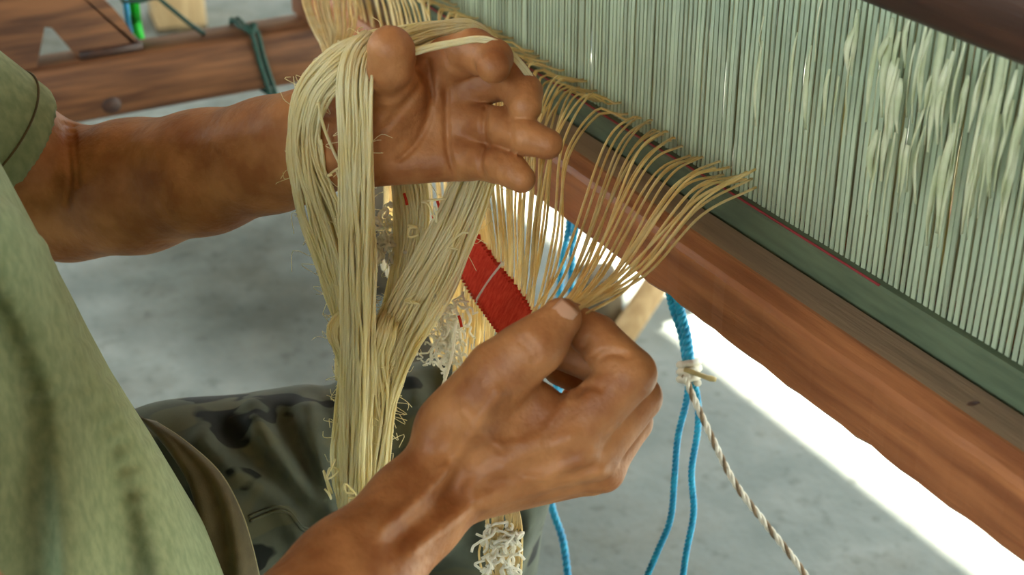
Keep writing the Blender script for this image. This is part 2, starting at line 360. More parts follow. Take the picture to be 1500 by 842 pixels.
# ================================================================== SETTING
def struct(name, VF, mat, root=None): o = add(name, *VF, mat, root, smooth=False); o['kind'] = 'structure'; return o
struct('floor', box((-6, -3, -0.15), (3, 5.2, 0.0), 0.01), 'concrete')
struct('ground', box((-30, -30, -0.4), (30, 30, -0.16), 0.01), 'ground')
RY = 1.28+2.62/math.tan(SUN_EL)
struct('ceiling_and_added_roof', box((-6, -2.7, 2.62), (3, RY, 2.70), 0.01), 'roof')
struct('unseen_wall_back', box((-6, -2.6, 0), (3, -2.45, 0.95), 0.01), 'unseen_wallm')  # unseen back wall, kept low so sky light reaches the reed front
struct('ceiling_and_added_roof', box((-6, RY+0.001, 2.62), (-3.0, RY+2.2, 2.70), 0.01), 'roof')  # unseen roof extension, added to keep the sun off the far-left floor
struct('added_wall_right', box((2.85, -2.45, 0), (3.0, RY, 2.62), 0.01), 'unseen_wallm')  # unseen wall added to cut the fill light from this side
struct('added_wall_left', box((-6.0, -2.45, 0), (-5.88, RY, 2.62), 0.01), 'unseen_wallm')  # unseen wall added so daylight enters from the open side only
for x in (-5.8, -2.9, 0.9, 2.7):
    struct('trim_1', box((x-0.06, RY-0.25, 0), (x+0.06, RY-0.13, 2.62), 0.008), 'wood_grey')

# ================================================================== LOOM FRAME
FX = -1.83
loom = thing('loom_frame', 'brown wooden floor loom frame carrying the long batten beam', 'loom', (-0.8, 0.9, 0))
for x, s in ((-1.83, 1), (0.30, 1)):
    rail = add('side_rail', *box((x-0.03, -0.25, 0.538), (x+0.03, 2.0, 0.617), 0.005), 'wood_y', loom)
    if x < -1:
        kp = onX(164, 155, x+0.031)
        an = np.linspace(0, 2*math.pi, 25)[:-1]
        V = [(x+0.0305, kp[1], kp[2])]+[(x+0.0315, kp[1]+0.010*math.cos(a), kp[2]+0.010*math.sin(a)) for a in an]+[(x+0.0295, kp[1]+0.013*math.cos(a), kp[2]+0.012*math.sin(a)) for a in an]
        Fk = [(0, 1+k, 1+(k+1) % 24) for k in range(24)]+[(1+k, 25+k, 25+(k+1) % 24, 1+(k+1) % 24) for k in range(24)]
        add('knot', np.array(V), Fk, 'wood_dark', rail, label='dark round knot in the rail')
    for y in (0.72, 1.95, -0.2):
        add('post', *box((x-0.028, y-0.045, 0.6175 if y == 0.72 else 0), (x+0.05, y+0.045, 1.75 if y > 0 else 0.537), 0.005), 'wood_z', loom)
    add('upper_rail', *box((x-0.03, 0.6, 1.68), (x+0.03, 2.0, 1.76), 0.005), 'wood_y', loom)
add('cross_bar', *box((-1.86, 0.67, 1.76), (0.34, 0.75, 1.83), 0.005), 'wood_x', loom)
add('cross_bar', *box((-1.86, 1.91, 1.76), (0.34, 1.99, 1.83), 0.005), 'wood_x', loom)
add('foot_beam', *box((-1.80, 1.92, 0.10), (0.28, 1.98, 0.18), 0.005), 'wood_x', loom)

# ================================================================== BATTEN (sley) with its grooved lower beam
bat = thing('batten', 'heavy red brown batten beam with a grooved top edge under the reed', 'loom beam', (-0.7, 0.6, 0.735))
prof = [(0.553, 0.733), (0.5495, 0.737), (0.549, 0.750), (0.549, 0.778), (0.551, 0.783), (0.560, 0.7895), (0.562, 0.790), (0.588, 0.790), (0.5885, 0.779), (0.611, 0.779), (0.612, 0.790),
        (0.640, 0.790), (0.643, 0.787), (0.643, 0.737), (0.640, 0.733)]
xs = np.linspace(-1.46, 0.16, 120); n = len(prof); V = []
for x in xs:
    j = rng.normal(0, 0.0004, 2)
    for k, (y, z) in enumerate(prof): V.append((x, y+(j[0] if k < 5 else 0), z+(j[1]*1.6 if k in (0, 1, 14) else 0)))
Fc = [tuple(range(n-1, -1, -1)), tuple(range((len(xs)-1)*n, len(xs)*n))]; fm = [0, 0]
for i in range(len(xs)-1):
    for k in range(n):
        Fc.append((i*n+k, i*n+(k+1) % n, (i+1)*n+(k+1) % n, (i+1)*n+k)); fm.append(1 if k in (6, 10) else 2 if k in (7, 8, 9) else 0)
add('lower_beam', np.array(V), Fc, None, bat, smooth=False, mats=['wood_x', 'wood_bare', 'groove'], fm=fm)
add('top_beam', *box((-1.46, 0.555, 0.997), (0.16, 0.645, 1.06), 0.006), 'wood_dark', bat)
for x in (-1.43, 0.14):
    add('sword', *box((x-0.02, 0.645, 0.735), (x+0.02, 0.668, 1.80), 0.004), 'wood_z', bat)
nk = onY(1427, 590, 0.549)
nV, nF = tube(smooth_path([nk+np.array([-0.004, -0.0008, -0.003]), nk+np.array([0, -0.0012, 0]), nk+np.array([0.004, -0.0006, 0.003])], 5), [0.0005, 0.0012, 0.0012, 0.0012, 0.0005], 6)
add('nick', nV, nF, 'wood_dark', bat, label='small dark nick in the beam face')

# ================================================================== REED
Z0, Z1 = 0.8105, 0.9965
reed = thing('reed', 'tall weaving reed of pale green upright blades above the batten beam', 'reed', (-0.7, 0.6, 0.78))
add('baulk', *prism([(0.5945, 0.7795), (0.592, 0.783), (0.592, 0.809), (0.594, 0.811), (0.606, 0.811), (0.608, 0.809), (0.608, 0.783), (0.6055, 0.7795)], -1.45, 0.12), 'baulk', reed, smooth=False)
add('baulk', *box((-1.45, 0.592, Z1-0.004), (0.12, 0.608, Z1+0.0003), 0.002), 'baulk', reed)
add('binding_cord', *tube(smooth_path([(x, 0.5935+0.0003*math.sin(37*x), Z0+0.0006+0.0004*math.sin(23*x)) for x in np.linspace(-1.42, -0.60, 60)], 240), 0.0009, 6), 'red_cord', reed, label='thin red cord along the foot of the blades')
SP = 0.0052
dme = None; x = -1.455; nd = 0
dents = []
variants = []
for v in range(4):
    bend = rng.normal(0, 0.0004, 4); zz = np.linspace(Z0-0.006, Z1-0.002, 5); hw = 0.0016; hd = 0.0006; V = []
    for i, z in enumerate(zz):
        dx = bend[min(i, 3)] if 0 < i < 4 else 0
        V += [(-hw+dx, -hd, z-0.78), (hw+dx, -hd*0.9, z-0.78), (hw+dx, hd, z-0.78), (-hw+dx, hd, z-0.78)]
    Fd = [(3, 2, 1, 0), (16, 17, 18, 19)]+[(i*4+k, i*4+(k+1) % 4, i*4+4+(k+1) % 4, i*4+4+k) for i in range(4) for k in range(4)]
    variants.append(mesh_of('dent', np.array(V), Fd, 'dent', smooth=False))
DX = []
while x < 0.09:
    DX.append(x); x += SP
for i, x in enumerate(DX[:300]):
    o = bpy.data.objects.new('dent', variants[int(rng.integers(4))]); COL.objects.link(o); o.parent = reed
    o.location = (x+0.7+rng.normal(0, 0.00015), 0, 0); o.rotation_euler = (0, rng.normal(0, 0.0010), rng.normal(0, 0.10))

# pale strips added before the near blades, standing in for heddle eyes behind
B = Bag()
for k in range(150):
    x = -0.75+0.40*rng.random()**0.8; top = Z1-0.005-0.05*rng.random() if rng.random() < .6 else Z0+0.10+0.05*rng.random()
    ln = 0.02+0.05*rng.random(); zb = max(top-ln, Z0+0.055-0.03*rng.random())
    if x < -0.62 and rng.random() < 0.6: continue
    zz = np.linspace(top, zb, 9); t = np.linspace(0, 1, 9)
    cx = x+rng.normal(0, 0.002)*t+0.0006*np.sin(t*7+k); cy = 0.592-0.003-0.004*rng.random()*np.sin(t*math.pi)
    tw = rng.normal(0, .35)+rng.normal(0, 0.8)*t; hw = (0.0008+0.0016*rng.random())*np.sin(np.clip(t*1.0+.15, 0, 1)*math.pi*0.92)+0.0003
    G = np.stack([np.stack([cx-hw*np.cos(tw), cy-hw*np.sin(tw), zz], 1), np.stack([cx+hw*np.cos(tw), cy+hw*np.sin(tw), zz], 1)], 1)
    B.put(slab_from_grid(G, 0.0004))
add('added_heddle_eye_strip', *B.out(), 'added_eye_strip', reed, kind='stuff', label='pale shiny strips standing in for the heddle eyes behind the blades')

# ================================================================== HEDDLES behind the reed
hv = []
for v in range(6):
    zz = np.linspace(0.728, 1.057, 15)-0.70; t = np.linspace(0, 1, 15); ph = rng.random()*6
    cx = 0.0012*np.sin(5*t+ph); cy = 0.004*np.sin(6*t+2*ph)*np.sin(t*math.pi); tw = 0.5*np.sin(9*t+ph)+rng.normal(0, .25); hw = 0.0034+0.0008*np.sin(14*t+ph)
    G = np.stack([np.stack([cx-hw*np.cos(tw), cy-hw*np.sin(tw), zz], 1), np.stack([cx+hw*np.cos(tw), cy+hw*np.sin(tw), zz], 1)], 1)
    hv.append(mesh_of('heddle', *slab_from_grid(G, 0.0005), 'heddle'))
for hy, lab in ((0.682, 'shaft of olive yellow heddles hanging directly behind the reed'), (0.735, 'second shaft of olive heddles, hanging behind the first one')):
    hs = thing('heddle_shaft', lab, 'heddles', (-0.7, hy, 0.70), 'heddle shafts behind the reed')
    add('shaft_bar', *box((-1.44, hy-.012, 1.055), (0.10, hy+.012, 1.075), 0.004), 'wood_x', hs)
    add('shaft_bar', *box((-1.44, hy-.012, 0.715), (0.10, hy+.012, 0.732), 0.004), 'wood_x', hs)
    for x in (-1.30, -0.02): add('hanger', *tube(smooth_path([(x, hy, 1.07), (x, hy+.002, 1.5), (x, hy+.003, 1.7598)], 14), 0.002, 6), 'rope_white', hs)
    for i in range(300):
        o = bpy.data.objects.new('heddle', hv[int(rng.integers(6))]); COL.objects.link(o); o.parent = hs
        o.location = (-1.43+1.50*(i+0.5)/300+0.7, rng.normal(0, 0.003), 0); o.rotation_euler = (0, 0, rng.normal(0.2, 0.16))

# ================================================================== THINGS ON THE FAR SIDE
def pxpoly(pts, X): return [(onX(a, b, X)[1], onX(a, b, X)[2]) for a, b in pts]
bx = -1.83
arc = [(5+212*math.cos(a), 150+212*math.sin(a)*1.0) for a in np.linspace(math.radians(-175), math.radians(-22), 22)]
poly = pxpoly(arc, bx); base = 0.6175
pA = pxpoly([(207, 80), (112, 88), (70, 34), (60, 33), (50, 100), (-200, 120)], bx)
poly = poly+[(y, base) for y, z in pA[:2]]+pA[2:4]+[(y, base) for y, z in pA[4:]]
br = thing('curved_bracket', 'brown curved wooden bracket with a triangular notch on the far loom rail', 'bracket', (bx, poly[0][0], base))
add('plate', *prism(poly[::-1], bx-0.02, bx+0.02), 'wood_y', br, smooth=False)
e0 = [(y, base+0.0002) for y, z in pA[:2]]
add('foot_strip', *box((bx-0.022, pA[1][0], base), (bx+0.024, pA[0][0]-0.002, base+0.012), 0.002), 'wood_dark', br, label='dark strip along the foot of the bracket')

# dark green cord tied round the far rail, its tail running up
c0 = onX(368, 60, -1.80); yy = c0[1]
cord = thing('rail_tie_cord', 'dark green cord looped tight around the far loom rail', 'cord', (-1.83, yy, 0.535))
loop = [(-1.797, yy+.02, 0.53), (-1.797, yy+.008, 0.58), (-1.797, yy, 0.622), (-1.83, yy-.004, 0.6215), (-1.866, yy-.004, 0.619), (-1.865, yy, 0.57), (-1.865, yy+.008, 0.534), (-1.83, yy+.014, 0.533), (-1.797, yy+.02, 0.53)]
add('loop', *tube(smooth_path(loop, 60), 0.0032, 8), 'green_dark', cord)
add('loop', *tube(smooth_path([(p[0], p[1]+0.008, p[2]) for p in loop], 60), 0.0028, 8), 'green_dark', cord)
kn = np.array([-1.80, yy, 0.624]); B = Bag()
B.put(tube(smooth_path([kn+np.array(q)*0.006 for q in ((-1, -1, 0), (0, 1, 1), (1, 0, 0), (0, -1.2, .8), (-1, .8, .4))], 24), 0.004, 8))
add('knot', *B.out(), 'green_dark', cord)
g1 = onX(300, 54, -1.83)
tg = tube(smooth_path([(-1.83, g1[1], 0.6185), onX(282, 38, -1.83), onX(240, 0, -1.86), onX(150, -120, -1.86), (-1.86, 0.62, 1.69)], 40), 0.0032, 6)
tag(add('taut_string', *tg, 'green_dark'), 'thin dark green string slanting up from the far loom rail', 'string')
def strap(name, pts, X, wd, mat, label):
    C = smooth_path([onX(a, b, X) for a, b in pts]+[np.array([X, onX(*pts[-1], X)[1]-0.01, 1.69])], 24)
    G = np.stack([C+np.array([0.002, -wd/2, 0]), C, C+np.array([-0.002, wd/2, 0])], 1)
    tag(add(name, *slab_from_grid(G, 0.0015), mat), label, 'strap')
strap('hanging_strap', [(207, 68), (201, 40), (194, 0), (188, -60)], -1.90, 0.014, 'green_neon', 'bright green plastic strap hanging beside the curved bracket')
strap('hanging_strap', [(186, 30), (184, 10), (180, -30)], -1.93, 0.009, 'blue_strap', 'narrow blue strap hanging behind the bright green strap')
# wooden blocks on the floor
def block(pxl, pxr, pyb, h, dep, mat, name, label, ang, cat='wood block'):
    a = onZ((pxl+pxr)/2, pyb, 0); d = (a-CAM)@F; wd = (pxr-pxl)*d/FPX
    t = thing(name, label, cat, (a[0], a[1], 0)); c, s = math.cos(ang), math.sin(ang)
    V, Fc = box((-wd/2, 0, 0), (wd/2, dep, h), 0.006); V = V.copy(); V[:, 0] += 0.003*np.sin(V[:, 2]*40)
    V2 = np.stack([a[0]+V[:, 0]*R[0]*1+V[:, 1]*(-R[1]), a[1]+V[:, 0]*R[1]+V[:, 1]*R[0], V[:, 2]], 1)
    ctr = np.array([a[0], a[1]]); q = V2[:, :2]-ctr; V2[:, 0] = ctr[0]+c*q[:, 0]-s*q[:, 1]; V2[:, 1] = ctr[1]+s*q[:, 0]+c*q[:, 1]
    add('trunk', V2, Fc, mat, t)
    V3 = (V2-np.array([a[0], a[1], 0]))*np.array([1.04, 1.04, 0.06])+np.array([a[0], a[1], 0])
    add('foot_plate', V3, Fc, 'wood_grey', t); return t
block(232, 304, 48, 0.30, 0.16, 'wood_pale', 'chopping_block', 'pale squared timber block standing on the floor beyond the loom', 0.35)
block(545, 590, 432, 0.23, 0.06, 'wood_grey', 'wooden_post', 'short olive brown wooden post on the floor behind the yarn', 0.2, 'post')
block(612, 664, 552, 0.16, 0.10, 'wood_grey', 'low_wood_block', 'low dark brown wood block on the floor behind the trouser knee', 0.3)
block(858, 912, 500, 0.10, 0.10, 'wood_grey', 'dark_wood_block', 'dark wood block on the floor beside the slanted pale plank', 0.1)
pb = onZ(893, 520, 0); pt = P(968, 405, 2.45)
pl_ = thing('slanted_plank', 'pale tan plank leaning up from the floor under the batten', 'plank', (pb[0], pb[1], 0))
dd = (pt-pb); pt2 = pb+dd*1.8
add('board', *beam(pb+np.array([0, 0, 0.0]), pt2, 0.042, 0.03, up=-F), 'wood_pale', pl_)
add('cleat', *beam(pb+dd*1.6-R*0.03, pb+dd*1.6+R*0.05, 0.02, 0.02, up=-F), 'wood_pale', pl_)

# ================================================================== ROPES
def twisted(C, rr, strands, pitch, mats, root, name, sides=6, n=None):
    """a laid rope: strands wound round the path C"""
    C = np.asarray(C); L = np.r_[0, np.cumsum(np.linalg.norm(np.diff(C, axis=0), axis=1))]
    T = np.gradient(C, axis=0); T /= np.linalg.norm(T, axis=1, keepdims=True); A = np.cross(T, np.array([.3, .9, .1])); A /= np.linalg.norm(A, axis=1, keepdims=True); Bn = np.cross(T, A)
    for k in range(strands):
        a = 2*math.pi*(L/pitch+k/strands)[:, None]
        add(name, *tube(C+rr*0.52*(np.cos(a)*A+np.sin(a)*Bn), rr*0.56, sides), mats[k % len(mats)], root)
top = onY(984, 424, 0.62); kn = P(1010, 546, 1.22)
rope = thing('blue_rope', 'doubled blue twisted rope hanging from the batten to a pale knot', 'rope', top)
st3 = lambda pts, n=150: smooth_path(pts, n)
twisted(st3([onY(975, 412, 0.60)+np.array([0, 0, .03]), P(983, 435, 1.215), P(1000, 490, 1.225), P(1008, 540, 1.22)], 90), 0.0042, 3, 0.016, ['blue'], rope, 'strand')
twisted(st3([onY(988, 420, 0.60)+np.array([0, 0, .03]), P(994, 440, 1.21), P(1006, 492, 1.22), P(1012, 540, 1.22)], 90), 0.0042, 3, 0.016, ['blue'], rope, 'strand')
twisted(st3([P(1010, 548, 1.222), P(1005, 590, 1.23), P(993, 640, 1.24), P(988, 700, 1.25), P(982, 760, 1.26), P(962, 810, 1.27), P(945, 850, 1.28), P(925, 905, 1.30), P(915, 1000, 1.34), P(918, 1120, 1.38)], 230), 0.0030, 3, 0.012, ['blue'], rope, 'strand')
twisted(st3([P(1013, 548, 1.218), P(1022, 585, 1.225), P(1022, 630, 1.23), P(1013, 690, 1.24), P(1016, 750, 1.25), P(1005, 810, 1.26), P(998, 860, 1.27), P(990, 905, 1.28), P(992, 1010, 1.32), P(985, 1090, 1.35)], 220), 0.0030, 3, 0.012, ['blue'], rope, 'strand')
cordw = thing('speckled_cord', 'white and brown twisted cord knotted onto the hanging blue rope', 'cord', kn)
twisted(st3([P(1003, 550, 1.205), P(1014, 578, 1.21), P(1040, 635, 1.21), P(1075, 705, 1.21), P(1120, 765, 1.21), P(1160, 815, 1.21), P(1195, 865, 1.21), P(1260, 968, 1.215), P(1400, 1200, 1.24), onZ(1480, 1400, 0.004)], 330), 0.0030, 3, 0.022, ['rope_white', 'rope_brown', 'rope_white'], cordw, 'strand')
B = Bag(); kc = P(1009, 545, 1.215); tt = np.linspace(0, 1, 70)
kp = kc+0.0085*(np.cos(2*math.pi*3*tt)[:, None]*R*0.9+np.sin(2*math.pi*3*tt)[:, None]*F)+U*((tt-0.5)*0.018)[:, None]
B.put(tube(kp, 0.0032, 7)); B.put(tube(smooth_path([kc-R*0.006-U*0.006, kc-F*0.009, kc+R*0.008+U*0.004], 14), 0.004, 7))
add('knot', *B.out(), 'rope_white', cordw)
add('toggle', *tube(smooth_path([P(1003, 541, 1.205), P(1020, 547, 1.20), P(1036, 553, 1.20), P(1049, 556, 1.20)], 12), [0.0022]*9+[0.0026, 0.0024, 0.0018], 7), 'twig', cordw, label='straw coloured toggle end')
rope2 = thing('blue_rope', 'thin blue twisted rope hanging behind the warp threads and right wrist', 'rope', P(828, 430, 1.42))
tw_top = onY(838, 290, 0.63)
twisted(st3([tw_top+np.array([0, 0, .03]), P(833, 330, 1.45), P(822, 400, 1.43), P(818, 480, 1.42), P(815, 575, 1.42), P(806, 690, 1.42), P(808, 740, 1.42), P(824, 790, 1.42), P(832, 850, 1.42), P(836, 930, 1.43), P(834, 1020, 1.45), P(838, 1100, 1.47)], 240), 0.0038, 3, 0.018, ['blue'], rope2, 'strand')
twisted(st3([tw_top+np.array([0.02, 0, .03]), P(842, 340, 1.45), P(838, 380, 1.44), P(836, 450, 1.43), P(826, 540, 1.42), P(817, 576, 1.425)], 130), 0.0038, 3, 0.018, ['blue'], rope2, 'strand')
# ================================================================== PERSON
_dp0 = dprim
def dprim(p, q): return q[1](p) if q[0] == 'x' else _dp0(p, q)
man = thing('person', 'person in green T-shirt and camouflage trousers seated at the loom, handling yarn', 'person', (-0.845, 0.0, 0.42))

# ---- far (left) arm and hand, palm towards the right
LS = np.array([-1.045, 0.03, 0.965])
A_ = Body()
fore = [P(100, 286, 1.125), P(200, 273, 1.09), P(300, 252, 1.05), P(400, 226, 1.01), P(455, 208, 0.985), P(500, 206, 0.968)]
A_.g([cap(LS, fore[0], 0.050, 0.045, 0.03)] + chain(fore, [0.0505, 0.0478, 0.0425, 0.0375, 0.0335, 0.030], 0.02), 0.02)
Wl = P(505, 205, 0.966)
mI, mM, mR, mP = P(640, 94, 0.955), P(675, 128, 0.962), P(684, 180, 0.960), P(684, 230, 0.956)
palm = [cap(P(512, 180, 0.966), mI, 0.019, 0.0145, 0.014), cap(Wl, mM, 0.018, 0.0150, 0.014), cap(P(515, 220, 0.966), mR, 0.0185, 0.0150, 0.014),
        cap(P(520, 236, 0.964), mP, 0.0175, 0.0152, 0.014), cap(P(560, 200, 0.962), P(660, 170, 0.963), 0.019, 0.015, 0.014),
        cap(P(535, 190, 0.955), P(590, 140, 0.940), 0.0235, 0.0180, 0.016), cap(P(600, 150, .955), P(640, 110, .955), 0.015, 0.014, 0.014)]
A_.g(palm, 0.016)
thumb = chain([P(574, 122, 0.926), P(575, 98, 0.908), P(573, 74, 0.900), P(571, 70, 0.898)], [0.0165, 0.0150, 0.0138, 0.0132], 0.006)
index_ = chain([mI, P(694, 76, 0.934), P(722, 86, 0.916), P(723, 97, 0.906)], [0.0160, 0.0145, 0.0124, 0.0108], 0.004)
middle_ = chain([mM, P(742, 112, 0.950), P(766, 136, 0.936), P(769, 156, 0.926)], [0.0160, 0.0145, 0.0124, 0.0108], 0.004)
ring_ = chain([mR, P(735, 188, 0.940), P(770, 200, 0.925), P(802, 211, 0.922)], [0.0150, 0.0134, 0.0116, 0.0098], 0.004)
pink_ = chain([mP, P(726, 240, 0.938), P(750, 251, 0.925), P(764, 262, 0.920)], [0.0140, 0.0120, 0.0104, 0.0090], 0.004)
class Fingers(Body): pass
def fingerset(chains, k=0.0012):
    """several fingers that stay apart: union with almost no blending"""
    fb = [Body().g(c) for c in chains]
    def fn(p):
        d = None
        for b_ in fb: v = b_.f(p); d = v if d is None else smin(d, v, k)
        return d
    return ('x', fn, 0, 0, 0, 0.004)
A_.g([fingerset([index_, middle_, ring_, pink_])], 0.007)
A_.g([fingerset([thumb])], 0.008)
A_.ridges((
        ([(628, 92), (632, 140), (625, 180), (605, 215), (585, 232)], -0.0032, 0.0021),     # life line
        ([(654, 132), (654, 190), (657, 225), (668, 258)], -0.0028, 0.0019),
        ([(618, 118), (595, 150), (570, 180), (548, 198)], -0.0024, 0.0022),
        ([(546, 138), (566, 143), (586, 138), (606, 118), (612, 100)], -0.0026, 0.0022), ([(610, 95), (624, 112), (630, 140)], -0.003, 0.003),
        ([(650, 72), (662, 98), (690, 110)], -0.0014, 0.0018),
        ([(712, 158), (709, 185), (713, 214)], -0.0032, 0.0020), ([(745, 178), (750, 196), (748, 214)], -0.0014, 0.0018),
        ([(706, 222), (704, 240), (708, 256)], -0.0030, 0.0020), ([(736, 232), (737, 246), (733, 260)], -0.0013, 0.0018),
        ([(96, 182), (100, 225), (103, 265), (98, 300)], -0.0028, 0.0030), ([(104, 184), (112, 228), (114, 268)], -0.0022, 0.0026),
        ([(150, 200), (260, 205), (380, 190)], 0.0022, 0.014), ([(200, 330), (330, 290), (440, 245)], 0.0018, 0.012),
        ([(470, 170), (500, 172)], -0.0016, 0.002)), 0.25)
mnx = lambda L_, m_: (np.min(L_, 0)-m_, np.max(L_, 0)+m_)
allp = np.array([fore[0], *fore, mI, mM, mR, mP, P(806, 212, .922), P(570, 68, .90), P(728, 98, .905), P(768, 265, .92)])
lo, hi = mnx(np.array([fore[3], *allp[7:]]), 0.03)
cutp = P(430, 217, 1.0); axd = (fore[4]-fore[2]); axd /= np.linalg.norm(axd)
hd = Body(); hd.groups = A_.groups; hd.feats = A_.feats
VL, QL = relax(nets(A_, np.minimum(LS, allp.min(0))-0.06, allp.max(0)+0.035, 0.0015), 1)

# ---- near (right) arm and hand, back of the hand towards the camera, thumb and index pinching threads
B_ = Body()
RS = np.array([-0.63, -0.09, 0.975]); El = P(150, 1225, 0.66)
W1 = P(515, 848, 0.800); W2 = P(610, 745, 0.846); W3 = P(655, 697, 0.862)
B_.g([cap(RS, El, 0.052, 0.044, 0.03), cap(El, W1, 0.043, 0.0330, 0.03), cap(W1, W2, 0.0325, 0.0275, 0.02), cap(W2, W3, 0.0275, 0.0260, 0.02)], 0.02)
iM, mM2, rM, pM = P(840, 632, 0.842), P(868, 664, 0.852), P(880, 684, 0.868), P(868, 694, 0.888)
B_.g([cap(P(672, 668, 0.858), iM, 0.0235, 0.0160, 0.016), cap(P(675, 690, 0.862), mM2, 0.0230, 0.0135, 0.016), cap(P(685, 706, 0.868), rM, 0.0215, 0.0125, 0.014),
      cap(P(692, 716, 0.880), pM, 0.0185, 0.0120, 0.014), cap(P(690, 620, 0.856), P(790, 606, 0.848), 0.0230, 0.0165, 0.016),
      cap(P(735, 560, 0.850), P(772, 585, 0.850), 0.0165, 0.0120, 0.014)], 0.018)
tC, tM, tI, tT = P(668, 632, 0.850), P(732, 548, 0.834), P(788, 504, 0.824), P(822, 466, 0.826)
B_.g([cap(tC, tM, 0.0245, 0.0195, 0.012), cap(tM, P(765, 520, .829), 0.0190, 0.0168, 0.008), cap(P(765, 520, .829), tI, 0.0168, 0.0158, 0.008), cap(tI, tT, 0.0155, 0.0118, 0.008)], 0.016)
idx = chain([iM, P(922, 548, 0.838), P(872, 494, 0.850), P(838, 470, 0.852)], [0.0168, 0.0156, 0.0136, 0.0108], 0.003)
mid = chain([mM2, P(936, 582, 0.858), P(872, 530, 0.876), P(824, 515, 0.880)], [0.0150, 0.0135, 0.0128, 0.0112], 0.003)
rng_ = chain([rM, P(926, 618, 0.880), P(862, 556, 0.900), P(820, 540, 0.902)], [0.0135, 0.0122, 0.0116, 0.0104], 0.003)
pnk = chain([pM, P(905, 650, 0.902), P(866, 606, 0.918), P(838, 586, 0.920)], [0.0118, 0.0100, 0.0092, 0.0080], 0.003)
B_.g([fingerset([idx, mid, rng_, pnk])], 0.007)
B_.g([cap(P(884, 690, 0.866), P(884, 691, 0.868), 0.0105)], 0.010)
B_.ridges((
        ([(640, 705), (690, 632), (728, 578)], 0.0045, 0.0050),
        ([(680, 600), (712, 640), (735, 655)], 0.0021, 0.0035), ([(735, 655), (790, 640), (820, 600), (838, 575)], 0.0023, 0.0032),
        ([(690, 715), (760, 668), (835, 640)], 0.0027, 0.0050), ([(700, 728), (790, 698), (868, 668)], 0.0033, 0.0045),
        ([(715, 740), (800, 712), (880, 690)], 0.0033, 0.0040), ([(740, 690), (800, 700), (850, 678)], 0.0018, 0.003),
        ([(655, 655), (664, 690), (650, 715)], -0.0067, 0.0095), ([(560, 770), (640, 705), (650, 690)], 0.0045, 0.0060),
        ([(610, 800), (690, 742), (730, 725)], 0.0042, 0.0060), ([(585, 790), (660, 730)], -0.0042, 0.0070),
        ([(866, 532), (890, 518), (915, 520)], -0.0033, 0.0022), ([(862, 500), (850, 520)], -0.0024, 0.002),
        ([(762, 500), (775, 512), (782, 528)], -0.0015, 0.0016), ([(770, 494), (784, 508), (790, 522)], -0.0015, 0.0016),
        ([(846, 575), (862, 566), (880, 568)], -0.0024, 0.0022), ([(760, 610), (800, 625)], -0.0030, 0.012),
        ([(806, 450), (818, 444), (836, 448)], -0.0009, 0.0014)), 0.25)
pts_ = np.array([RS, El, W1, W3, P(945, 560, .83), P(940, 620, .9), tT, tM, pM, iM])
VR, QR = relax(nets(B_, pts_.min(0)-0.06, pts_.max(0)+0.05, 0.0015), 1)

# ---- head, neck, trunk and legs
C_ = Body()
HC = np.array([-0.845, 0.0, 1.225])
C_.g([cap((-0.845, -0.02, 0.55), (-0.845, -0.02, 0.80), 0.10, 0.100, .03), cap((-0.845, -0.02, 0.80), (-0.845, -0.05, 0.94), 0.10, 0.080, .03), cap((-0.99, -0.05, 0.965), (-0.70, -0.06, 0.975), 0.045, 0.045, .05)], 0.03)
C_.g([cap((-0.93, 0.03, .525), (-0.935, .44, .53), .075, .055, .02), cap((-0.935, .44, .53), (-0.935, .42, .10), .050, .036, .02), cap((-0.76, 0.03, .525), (-0.57, .38, .47), .075, .055, .02), cap((-0.57, .38, .47), (-0.53, .40, .10), .050, .036, .02)], 0.02)
C_.g([cap((-0.845, -0.05, 0.98), HC-np.array([0, 0.02, 0.06]), 0.054, 0.050, .02)], 0.03)
C_.g([ell(HC+np.array([0, -0.005, 0.02]), (0.073, 0.092, 0.092)), ell(HC+np.array([0, 0.02, -0.045]), (0.055, 0.066, 0.062), 0.03), cap(HC+np.array([-.015, .065, -.088]), HC+np.array([.015, .065, -.088]), 0.016, None, 0.02),
      cap(HC+np.array([-.03, .078, .022]), HC+np.array([.03, .078, .022]), 0.012, None, 0.015), cap(HC+np.array([0, .085, .012]), HC+np.array([0, .104, -.022]), 0.007, 0.011, 0.010),
      ell(HC+np.array([.013, .095, -.026]), (.008, .009, .007), .006), ell(HC+np.array([-.013, .095, -.026]), (.008, .009, .007), .006),
      cap(HC+np.array([-.02, .080, -.051]), HC+np.array([.02, .080, -.051]), 0.0065, None, .006), cap(HC+np.array([-.017, .081, -.062]), HC+np.array([.017, .081, -.062]), 0.007, None, .006),
      ell(HC+np.array([.074, -.005, -.012]), (.010, .020, .032), .010), ell(HC+np.array([-.074, -.005, -.012]), (.010, .020, .032), .010),
      cap(HC+np.array([.045, .055, -.02]), HC+np.array([.035, .065, -.03]), 0.014, None, .02), cap(HC+np.array([-.045, .055, -.02]), HC+np.array([-.035, .065, -.03]), 0.014, None, .02)], 0.02)
VC, QC = nets(C_, (-1.08, -0.2, 0.03), (-0.44, 0.60, 1.36), 0.005, 0.03)
body = add('body', *join((VL, QL), (VR, QR), (VC, QC)), 'skin', man)
